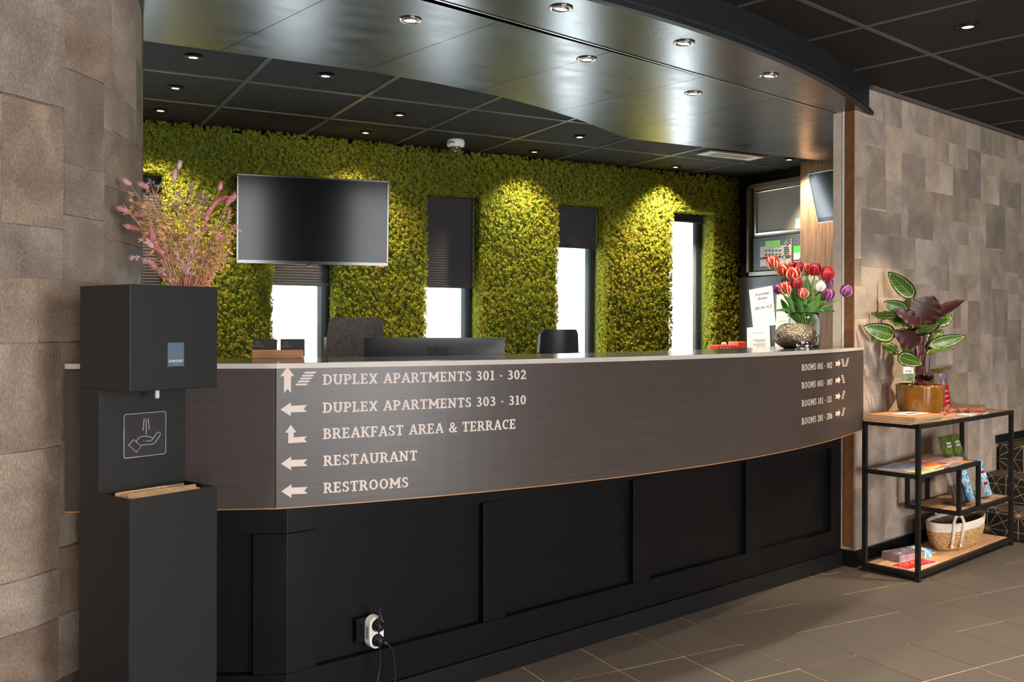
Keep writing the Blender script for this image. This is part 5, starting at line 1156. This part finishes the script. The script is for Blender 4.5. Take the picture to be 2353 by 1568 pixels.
def flat(name,label,cat,x,y,z,w,d,h,rot,top,side='page_edge',group=None,lift=0.0):
    """a flat paper thing: cover sheet on a block of pages"""
    p=spot(x,y,z); t=thing(name,label,cat,(p.x,p.y,z+lift),RZ+rot,group)
    MB().box(-w/2,w/2,-d/2,d/2,0,max(h-0.0012,0.0006)).build('pages',side,t); MB().box(-w/2,w/2,-d/2,d/2,max(h-0.0012,0.0006),h).build('cover',top,t); return t
# --- on the top board
for i in range(3):
    p=spot(0.118+0.006*i,0.145-0.008*i,Z1); f=thing('kraft_folder','%s tan leather-look folder in the pile on the shelf top'%('lowest','middle','uppermost')[i],'folder',(p.x,p.y,Z1+0.0125*i),RZ+(-0.04,0.02,-0.015)[i],'pile of tan folders')
    MB().box(-0.155,0.155,-0.125,0.125,0.0,0.0025).build('back_cover','kraft',f,bevel=0.001); MB().box(-0.150,0.150,-0.12,0.12,0.0025,0.0085).build('pages','page_edge',f); MB().box(-0.155,0.155,-0.125,0.125,0.0085,0.012).build('front_cover','kraft',f,bevel=0.001)
t=flat('leaflet','white and red leaflet lying on the tan folders','leaflet',0.145,0.12,Z1,0.21,0.10,0.003,-0.06,'paper_white',lift=0.0378); MB().box(-0.06,0.06,-0.03,0.0,0.003,0.0033).build('red_print','pr_red',t)
flat('magazine_stack','stack of plaid-covered magazines at the right end of the shelf top','magazine',0.985,0.19,Z1,0.30,0.17,0.024,0.22,'pr_plaid','pr_plaid')
flat('leaflet','pink and red leaflet beside the pot on the shelf top','leaflet',0.66,0.20,Z1,0.15,0.14,0.006,0.1,'pr_red'); flat('leaflet','thin red leaflet pile in front of the plaid magazines','leaflet',0.83,0.05,Z1,0.10,0.07,0.012,0.1,'flyer_red')
flat('leaflet','small white leaflet pile on the front edge of the shelf top','leaflet',0.68,0.055,Z1,0.13,0.07,0.007,0.12,'paper_white'); flat('leaflet','flat pale leaflet near the tan folders','leaflet',0.50,0.05,Z1,0.14,0.06,0.003,0.05,'pr_brown')
x0,z1=onsh(2164,858,0.235); x1,_=onsh(2186,900,0.235); x2,_=onsh(2194,944,0.235)
p=spot((x0+x2)/2,0.235,Z1); t=thing('upright_leaflet','tall red leaflet with photos standing behind the pot','leaflet',(p.x,p.y,Z1),RZ)
hh=z1-Z1; tl=Matrix.Rotation(-0.10,4,'X')@Matrix.Rotation(-0.10,4,'Y')
MB().box(-0.047,0.047,-0.001,0.001,0,hh,M4=tl).build('sheet','flyer_red',t); MB().box(-0.047,0.047,-0.0018,-0.001,hh*0.66,hh,M4=tl).build('photo','pr_mix',t)
for k in range(4): MB().box(-0.02,0.028,-0.0018,-0.001,hh*(0.12+0.13*k),hh*(0.145+0.13*k),M4=tl).build('text_line','paper_white',t)
MB().lathe([(0.0,0.0),(0.013,0.0),(0.013,0.0006),(0,0.0006)],18,M4=tl@frame((-0.005,-0.002,hh*0.58),(1,0,0),(0,0,1))).build('badge','pr_red',t)
# --- second board
flat('magazine','glossy landscape magazine on the second board','magazine',0.17,0.16,Z2,0.26,0.18,0.006,0.15,'pr_landscape'); flat('magazine','yellow and green magazine at the left front of the second board','magazine',0.16,0.045,Z2,0.28,0.075,0.008,0.02,'pr_yellow')
flat('leaflet','bright orange leaflet in the middle of the second board','leaflet',0.38,0.12,Z2,0.16,0.12,0.008,-0.2,'pr_orange'); flat('leaflet','dark photo leaflet at the front of the second board','leaflet',0.46,0.045,Z2,0.16,0.06,0.003,0.05,'pr_mix')
flat('magazine_stack','fanned stack of brown photo magazines on the second board','magazine',0.56,0.165,Z2,0.29,0.19,0.014,0.12,'pr_brown','pr_brown')
# --- third board: acrylic brochure stands
def brochure(t,m4,w,h,th,cover):
    b=MB().box(0,w,0,th,0,h,M4=m4).build('brochures','page_edge',t); MB().box(0,w,-0.0012,0,0,h,M4=m4).build('cover',cover,b)
def stand(label,x,y,rot,cols,pockets):
    p=spot(x,y,Z3); t=thing('brochure_stand',label,'stand',(p.x,p.y,Z3),RZ+rot,'clear acrylic brochure stands')
    lean=Matrix.Rotation(-0.28,4,'X'); W=0.112*cols
    MB().box(-W/2,W/2,0.0,0.003,0.0,0.30 if pockets>1 else 0.16,M4=lean).build('back_sheet','acrylic',t); MB().box(-W/2,W/2,-0.085 if pockets==1 else -0.14,0.0,0,0.003).build('base','acrylic',t)
    MB().box(-W/2,W/2,0.0,0.08,0,0.002).build('foot','acrylic',t)
    return t,lean,W
t,lean,W=stand('clear tiered acrylic stand full of green and blue brochures',0.74,0.15,0.0,2,3)
k=0
for r_ in range(2):
    for c_ in range(2):
        m4=Matrix.Translation((0,-0.035*(1-r_)-0.01,0.005+0.16*r_))@lean
        x=-W/2+0.006+0.112*c_
        MB().box(x-0.004,x+0.104,-0.034,-0.032,0,0.10,M4=m4).build('pocket_front','acrylic',t)
        for s_ in (x-0.004,x+0.102): MB().box(s_,s_+0.002,-0.032,0.0,0,0.10,M4=m4).build('pocket_side','acrylic',t)
        p=t.matrix_basis@Vector((0,0,0)); cover=('pr_mix','pr_blue','pr_green','pr_green')[k]
        br=thing('brochure_pile','%s in the tiered stand'%('pile of dark photo brochures, lower left','pile of pale blue brochures, lower right','tall pile of dark green brochures, upper left','second pile of dark green brochures, upper right')[k],'brochure',(p.x,p.y,Z3),RZ,'brochures in the tiered stand')
        bm4=m4@Matrix.Translation((x,-0.028,0.004)); b=MB().box(0,0.098,0.0,0.024,0,0.20,M4=bm4).build('pages','page_edge' if k<2 else 'pr_green',br); MB().box(0,0.098,-0.001,0.0,0,0.20,M4=bm4).build('cover',cover,br); MB().box(0,0.098,-0.001,0.024,0.199,0.201,M4=bm4).build('top_edge','panel_blue',br)
        if k>=2:
            for j in range(2): MB().box(0.03,0.085,-0.0016,-0.001,0.150-0.018*j,0.162-0.018*j,M4=bm4).build('title','paper_white',br)
        k+=1
t,lean,W=stand('empty clear acrylic stand at the front of the third board',0.665,0.09,0.12,1,1)
MB().box(-0.05,0.05,-0.045,-0.043,0,0.12,M4=lean).build('pocket_front','acrylic',t)
for s_ in (-0.05,0.048): MB().box(s_,s_+0.002,-0.043,0.0,0,0.12,M4=lean).build('pocket_side','acrylic',t)
t,lean,W=stand('clear acrylic stand with blue travel brochures at the right of the third board',1.00,0.10,0.05,1,1)
for s_ in (-0.054,0.052): MB().box(s_,s_+0.002,-0.043,0.0,0,0.11,M4=lean).build('pocket_side','acrylic',t)
MB().box(-0.054,0.054,-0.045,-0.043,0,0.11,M4=lean).build('pocket_front','acrylic',t)
p=spot(1.00,0.10,Z3); br=thing('brochure_pile','pile of bright blue travel brochures at the right of the third board','brochure',(p.x,p.y,Z3),RZ+0.05)
bm=lean@Matrix.Translation((-0.049,-0.040,0.005)); MB().box(0,0.098,0,0.038,0,0.20,M4=bm).build('pages','page_edge',br); MB().box(0,0.098,-0.001,0,0,0.20,M4=bm).build('cover','pr_blue',br)
for zz_,mm in ((0.165,'oat'),(0.125,'flyer_red'),(0.06,'flyer_red'),(0.03,'oat')): MB().box(0.02,0.08,-0.0018,-0.001,zz_,zz_+0.016,M4=bm).build('print_patch',mm,br)
# --- bottom board
t=flat('flyer','red flyer with white border at the left of the bottom board','flyer',0.16,0.10,Z4,0.27,0.11,0.003,-0.12,'paper_white'); MB().box(-0.128,0.128,-0.048,0.048,0.003,0.0034).build('red_field','flyer_red',t)
gm=MB()
for i in range(34):
    x=rnd.uniform(-0.10,0.10); y=rnd.uniform(-0.035,0.035); gm.box(x,x+rnd.uniform(0.006,0.02),y,y+rnd.uniform(0.003,0.01),0.0034,0.0037)
g=gm.build('gold_print','oat',t); g['kind']='stuff'
t=flat('brochure_pile','thick pile of colourful brochures in front of the basket','brochure',0.27,0.19,Z4,0.25,0.11,0.036,-0.22,'pr_mix','pr_brown'); MB().box(0.07,0.126,-0.056,0.056,0.0,0.038).build('blue_ends','pr_blue',t)
flat('leaflet','flat red leaflet between the brochure pile and the basket','leaflet',0.37,0.215,Z4,0.26,0.11,0.006,-0.2,'pr_red')
# basket
mat('seagrass',(176,138,92),0.8,var=0.35,scale=70,stretch=(1,1,2.5),bump=0.8,bscale=110); mat('rope_white',(226,214,202),0.75,var=0.08,scale=80,bump=0.4,bscale=160); mat('basket_in',(120,92,62),0.9,var=0.3,scale=60)
x0,_=onsh(2130,1200,0.15); x1,_=onsh(2258,1200,0.15); bx_=(x0+x1)/2; rw=(x1-x0)/2*0.80
p=spot(bx_,0.15,Z4); bk=thing('woven_basket','oval seagrass basket with white rope rim and handles on the bottom board','basket',(p.x,p.y,Z4),RZ)
def oval(t,e=1.0): return Vector((rw*math.cos(t)*e,0.106*math.sin(t)*e,0))
nrow=9; hb=0.15
for i in range(nrow):
    f=i/(nrow-1); e=0.74+0.20*math.sin(f*PI*0.5)**0.8; z=0.007+i*0.0115
    MB().tube([oval(2*PI*k/36,e)+Vector((0,0,z+0.0012*math.sin(k*3+i))) for k in range(37)],0.0072,7,cap=False).build('coil','seagrass',bk,smooth=True)
for i in range(4):
    f=i/3; e=0.945+0.03*f; z=0.007+(nrow+i)*0.0115
    MB().tube([oval(2*PI*k/36,e)+Vector((0,0,z+0.004*math.cos(2*2*PI*k/36)*f)) for k in range(37)],0.0072,7,cap=False).build('rim_coil','rope_white',bk,smooth=True)
MB().prism([(v.x,v.y) for v in (oval(2*PI*k/28,0.72) for k in range(28))],0.0005,0.006).build('bottom','basket_in',bk)
lin_=MB(); lin_.grid(lambda u,v:oval(2*PI*u,0.70+0.21*v)+Vector((0,0,0.008+0.125*v)),36,4,flip=True); lin_.uv={}; lin_.build('lining','basket_in',bk,smooth=True)
hcx=onsh(2187,1215,0.04)[0]-bx_
for s_ in (-1,1):
    hc=max(min(hcx,0.0),-rw*0.62) if s_<0 else rw*0.15
    def hpt(x,z,out):
        q=min(0.96,abs(x)/(rw*0.97)); return Vector((x,s_*(0.106*0.97*math.sqrt(1-q*q)*(0.80+0.20*min(1,z/0.13))+0.011+out),z))
    hp=[hpt(hc-0.034,0.030,0),hpt(hc-0.034,0.09,0.001),hpt(hc-0.034,0.125,0.002),hpt(hc-0.036,0.155,0.002),hpt(hc-0.026,0.182,0.0),hpt(hc-0.010,0.195,-0.002),hpt(hc+0.010,0.195,-0.002),hpt(hc+0.026,0.182,0.0),hpt(hc+0.036,0.155,0.002),hpt(hc+0.034,0.125,0.002),hpt(hc+0.034,0.09,0.001),hpt(hc+0.034,0.030,0)]
    MB().tube(hp,0.0085,8).build('handle','rope_white',bk,smooth=True)
    for q in (hp[0],hp[-1]): MB().ball(q,(0.012,0.009,0.014),8,6).build('knot','rope_white',bk,smooth=True)
# ================================================================== prayer plant in an ochre pot
mat('ochre_glaze',(120,78,24),0.08,var=0.18,scale=9,coat=0.6); mat('soil',(40,30,24),0.95,var=0.3,scale=80); mat('leaf_under',(52,17,20),0.4,var=0.22,scale=16); mat('petiole',(92,36,40),0.45,var=0.2,scale=30)
px_,_=onsh(2114,900,0.155); pp=spot(px_,0.155,Z1); POT=Vector((pp.x,pp.y,Z1)); dP=POT.x*sn+POT.y*cs
pr_=105*dP/F/2; ph_=0.178
pot=thing('plant_pot','glossy ochre ceramic pot on the shelf top','pot',POT)
MB().lathe([(0,0),(pr_*0.70,0.0),(pr_*0.78,0.006),(pr_*0.90,0.05),(pr_*0.985,0.11),(pr_*0.99,0.165),(pr_,ph_),(pr_*0.93,ph_),(pr_*0.92,0.15),(pr_*0.9,0.06),(0,0.03)],48).build('body','ochre_glaze',pot,smooth=True)
MB().lathe([(0,0.148),(pr_*0.91,0.146),(pr_*0.91,0.14)],32).build('soil','soil',pot)
def leaf_mat():
    m,nt,b=base_mat('leaf_top'); L=nt.links
    def mt(op,a,b_=None,c=None):
        n=nd(nt,'ShaderNodeMath',operation=op)
        for i,v in enumerate((a,b_,c)):
            if v is None: continue
            if isinstance(v,(int,float)): n.inputs[i].default_value=v
            else: L.new(v,n.inputs[i])
        return n.outputs[0]
    uv=nd(nt,'ShaderNodeUVMap'); sp=nd(nt,'ShaderNodeSeparateXYZ'); L.new(uv.outputs[0],sp.inputs[0]); u,v=sp.outputs[0],sp.outputs[1]
    s=mt('ABSOLUTE',mt('MULTIPLY_ADD',u,2.0,-1.0)); w=mt('ABSOLUTE',mt('MULTIPLY_ADD',v,2.0,-1.0))
    nz=nd(nt,'ShaderNodeTexNoise'); nz.inputs['Scale'].default_value=9; L.new(uv.outputs[0],nz.inputs['Vector'])
    r=mt('ADD',mt('POWER',mt('ADD',mt('POWER',s,3.0),mt('POWER',w,5.0)),0.34),mt('MULTIPLY_ADD',nz.outputs[0],0.22,-0.11))
    ring=mt('LESS_THAN',mt('ABSOLUTE',mt('SUBTRACT',r,0.74)),0.05)
    inside=mt('LESS_THAN',r,0.70)
    st=mt('SINE',mt('MULTIPLY',mt('SUBTRACT',v,mt('MULTIPLY',s,0.22)),62.0))
    feather=mt('MULTIPLY',mt('GREATER_THAN',st,mt('MULTIPLY_ADD',s,1.6,-0.55)),inside)
    mid=mt('LESS_THAN',s,0.05)
    def mix(f,a,b_):
        n=nd(nt,'ShaderNodeMix',data_type='RGBA'); L.new(f,n.inputs[0])
        for i,x in ((6,a),(7,b_)):
            if isinstance(x,tuple): n.inputs[i].default_value=lin(x)
            else: L.new(x,n.inputs[i])
        return n.outputs[2]
    c=mix(inside,(28,60,26),(44,82,32)); c=mix(feather,c,(84,112,38)); c=mix(mid,c,(126,146,66)); c=mix(ring,c,(186,182,108))
    L.new(c,b.inputs['Base Color']); b.inputs['Roughness'].default_value=0.32; MATS['leaf_top']=m
leaf_mat()
pl_=thing('prayer_plant','leafy plant with patterned green leaves and burgundy undersides in the ochre pot','plant',POT+Vector((0,0,0.148)))
PO=POT+Vector((0,0,0.148)); kp=dP/F/3.733
def pq(x,y,d=0.0): return at_depth(1940+x/3.733,580+y/3.733,dP+d)
view=-ray(2110,800).normalized()
L_=[((600,395),(375,165),120,1,0.06),((655,590),(770,372),215,0,-0.02),((735,565),(1035,385),80,0,-0.03),((545,515),(345,425),105,1,0.0),((480,525),(240,545),55,1,-0.05),((655,625),(445,485),90,0,-0.06),((437,722),(176,640),135,1,-0.06),((642,790),(437,680),125,0,-0.07),((765,570),(938,555),140,1,0.03),((600,690),(832,622),55,1,-0.09),((565,700),(800,645),75,0,-0.05),((718,800),(1062,722),95,1,-0.03),((690,872),(935,812),34,1,-0.06),((742,1012),(918,1000),34,1,-0.05),((458,890),(672,962),105,1,-0.12),((462,872),(318,768),70,1,0.03),((720,795),(848,655),110,1,0.02),((572,642),(382,560),80,1,0.04),((560,490),(525,380),62,1,0.07),((600,900),(488,780),72,1,0.03),((705,640),(660,520),90,1,0.05),((640,1065),(760,1085),40,0,-0.10),((790,560),(850,490),90,1,0.06),((620,600),(470,560),100,1,0.05),((690,700),(800,560),110,1,0.07),((600,760),(520,640),100,1,0.05),((700,840),(880,760),90,1,0.06),((560,560),(420,470),95,1,0.08),((660,540),(600,420),100,1,0.08)]
for i,(b0,t0,w,top,d) in enumerate(L_):
    B=pq(*b0,d*0.5); T_=pq(*t0,d*1.2); ax=(T_-B); Ln=ax.length; ax=ax.normalized(); wid=w*kp/2*1.22; real=max(wid,0.036*min(1,Ln/0.1)); side=ax.cross(view).normalized(); nrm=side.cross(ax).normalized()
    if nrm.dot(view)<0: nrm=-nrm
    ang=math.acos(min(1,wid/real))*(1 if i%2 else -1)
    if nrm.z<0 and top: pass
    R3=Matrix.Rotation(ang,3,ax); side=R3@side; nrm=R3@nrm
    ph=rnd.uniform(0,6)
    def surf(u,v,o,B=B,ax=ax,Ln=Ln,side=side,nrm=nrm,real=real,ph=ph):
        q=2*u-1; pw=math.sin(PI*min(1,v**0.72))**0.72 if 0<v<1 else 0.0
        if v>=1: pw=0.0
        ww=real*pw; bend=-0.10*Ln*(v-0.25)**2*2+0.18*real*(q*q)*pw
        rip=0.0035*math.sin(v*26+ph)*q*q
        return B+ax*(Ln*v)+side*(ww*q)+nrm*(bend+rip+o)-PO
    mb=MB(); A,Bm=(0,1) if top else (1,0)
    mb.grid(lambda u,v:surf(u,v,0.0006),8,14,mi=A); mb.grid(lambda u,v:surf(u,v,-0.0006),8,14,mi=Bm,flip=True)
    mb.build('leaf',['leaf_top','leaf_under'],pl_,smooth=True)
    base=PO+Vector((rnd.uniform(-0.03,0.03),rnd.uniform(-0.03,0.03),-0.01)); ctl=base.lerp(B,0.55)+Vector((0,0,0.045*min(1,(B-base).length/0.15)))
    P=[base*(1-t)**2+ctl*2*t*(1-t)+B*t*t for t in [k/9 for k in range(10)]]
    MB().tube([q-PO for q in P],0.0028 if Ln>0.07 else 0.0018,6).build('petiole','petiole',pl_,smooth=True)
    P2=[Vector(surf(0.5,v,0.0009)) for v in [k/8 for k in range(9)]]
q=pq(550,1012,-0.11); t=thing('plant_tag','small white and green care tag stuck in the pot','tag',q)
MB().box(-0.028,0.028,-0.001,0.001,-0.045,0.018,M4=Matrix.Rotation(-YAW+0.1,4,'Z')).build('card','paper_white',t); MB().box(-0.032,0.034,-0.0014,0.0008,-0.055,-0.018,M4=Matrix.Rotation(-YAW+0.1,4,'Z')).build('green_sleeve','pr_green',t)
text_mesh('pure',0.016,'lettering','ink',t,Matrix.Rotation(-YAW+0.1,4,'Z')@frame((0,-0.0018,-0.008),(1,0,0),(0,0,1)))
# ================================================================== carpeted stairs
def carpet():
    m,nt,b=base_mat('star_carpet'); L=nt.links; tc=nd(nt,'ShaderNodeTexCoord'); sp=nd(nt,'ShaderNodeSeparateXYZ'); L.new(tc.outputs['Object'],sp.inputs[0])
    def mt(op,a,b_=None,c=None):
        n=nd(nt,'ShaderNodeMath',operation=op)
        for i,v in enumerate((a,b_,c)):
            if v is None: continue
            if isinstance(v,(int,float)): n.inputs[i].default_value=v
            else: L.new(v,n.inputs[i])
        return n.outputs[0]
    U=sp.outputs[1]; V=mt('ADD',sp.outputs[0],sp.outputs[2]); acc=None
    a=0.20
    for k,(ang,spc,wd_) in enumerate([(0,a*0.866,0.012),(60,a*0.866,0.012),(120,a*0.866,0.012),(30,a*0.5,0.015),(90,a*0.5,0.015),(150,a*0.5,0.015)]):
        c_,s_=math.cos(math.radians(ang)),math.sin(math.radians(ang)); p=mt('ADD',mt('MULTIPLY',U,c_/spc),mt('MULTIPLY',V,s_/spc)); f=mt('ABSOLUTE',mt('SUBTRACT',mt('FRACT',mt('ADD',p,0.5+100)),0.5)); l=mt('LESS_THAN',f,wd_)
        acc=l if acc is None else mt('MAXIMUM',acc,l)
    mx=nd(nt,'ShaderNodeMix',data_type='RGBA'); L.new(acc,mx.inputs[0]); mx.inputs[6].default_value=lin((30,27,24)); mx.inputs[7].default_value=lin((176,140,98)); L.new(mx.outputs[2],b.inputs['Base Color']); b.inputs['Roughness'].default_value=0.95
    nz=nd(nt,'ShaderNodeTexNoise'); nz.inputs['Scale'].default_value=500; bp=nd(nt,'ShaderNodeBump'); bp.inputs['Strength'].default_value=0.5; bp.inputs['Distance'].default_value=0.003; L.new(tc.outputs['Object'],nz.inputs[0]); L.new(nz.outputs[0],bp.inputs['Height']); L.new(bp.outputs[0],b.inputs['Normal']); MATS['star_carpet']=m
carpet()
stv=bpy.data.objects.new('stairs',None); C.objects.link(stv); stv.location=(P0.x,P0.y,0); stv.rotation_euler=(0,0,A13); struct(stv,'stairs with black and gold star carpet beside the shelf')
for k,(s0_,zt_) in enumerate(((1.245,0.166),(1.52,0.331),(1.797,0.496))):
    s1_=s0_+0.285 if k<2 else 4.0
    o=MB().box(s0_,s1_,-1.5,-0.016,0.001,zt_).build('step','star_carpet',stv,bevel=0.022,seg=4)
MB().box(1.797,4.0,-0.015,0.0,0.496,0.548).build('string_board','black_plinth',stv,bevel=0.004)
# ================================================================== socket with adapter on the counter base
mat('adapter_white',(232,228,224),0.35,var=0.02); mat('rubber',(20,20,22),0.45,var=0.1)
sk=thing('wall_socket','black socket plate on the counter base','socket',mb4@Vector((0.285,0.0135,0.273)),math.atan2(BD.y,BD.x))
MB().box(-0.040,0.040,-0.011,0.0,-0.041,0.041).build('plate','gloss_black',sk,bevel=0.003)
ad=thing('plug_adapter','white double plug adapter in the counter socket','adapter',mb4@Vector((0.300,0.0025,0.268)),math.atan2(BD.y,BD.x))
ov=rrect(-0.0265,0.0265,-0.052,0.052,0.0262,8)
MB().prism(ov,-0.0,0.036,M4=frame((0,0,0),(1,0,0),(0,0,1))).build('body','adapter_white',ad,bevel=0.004)
for z in (0.024,-0.024): MB().lathe([(0.0205,0.0),(0.0205,0.0012),(0.0,0.0012)],24,M4=frame((0,-0.0361,z),(1,0,0),(0,0,1))).build('outlet','rubber',ad)
MB().box(-0.0272,-0.0265,-0.026,-0.010,-0.02,0.02).build('print','board_grey',ad)
A4=mb4@Matrix.Translation((0.300,0.0025,0.268))
for i,lab in enumerate(('upper black plug with cable looping over it in the white adapter','lower black plug with cable hanging from the white adapter')):
    z=0.024 if i==0 else -0.024; o=A4@Vector((0,-0.0375,z)); pg=thing('power_plug',lab,'plug',o,math.atan2(BD.y,BD.x),'plugs in the white adapter')
    MB().lathe([(0.018,0.0),(0.0175,0.016),(0.012,0.024),(0.0,0.025)],18,M4=frame((0,0,0),(1,0,0),(0,0,1))).build('plug_body','rubber',pg,smooth=True)
    if i==0:
        MB().tube([Vector((0,-0.018,0.004)),Vector((0.0,-0.021,0.022)),Vector((0,-0.022,0.040))],[0.008,0.007,0.0045],8).build('strain_relief','rubber',pg,smooth=True)
        pts=[(0,-0.022,0.036),(0,-0.024,0.056),(-0.006,-0.030,0.066),(-0.014,-0.034,0.060),(-0.018,-0.036,0.03),(-0.016,-0.034,-0.03),(-0.010,-0.03,-0.075),(-0.008,-0.03,-0.115),(-0.02,-0.035,-0.16),(-0.045,-0.05,-0.20),(-0.06,-0.075,-0.262),(-0.065,-0.12,-0.2855),(-0.02,-0.2,-0.2875)]
    else:
        MB().tube([Vector((0.004,-0.020,0.0)),Vector((0.018,-0.026,-0.008)),Vector((0.026,-0.028,-0.014))],[0.008,0.0065,0.004],8).build('strain_relief','rubber',pg,smooth=True)
        pts=[(0.024,-0.028,-0.013),(0.036,-0.030,-0.028),(0.044,-0.032,-0.06),(0.046,-0.034,-0.12),(0.044,-0.036,-0.19),(0.04,-0.05,-0.232),(0.06,-0.09,-0.2395),(0.14,-0.13,-0.2395)]
    P=[Vector(p) for p in pts]; Q=[]
    for a in range(len(P)-1):
        for k in range(4): Q.append(P[a].lerp(P[a+1],k/4))
    Q.append(P[-1])
    for _ in range(3): Q=[Q[0]]+[(Q[j-1]+2*Q[j]+Q[j+1])/4 for j in range(1,len(Q)-1)]+[Q[-1]]
    MB().tube(Q,0.0031,7).build('cable','rubber',pg,smooth=True)
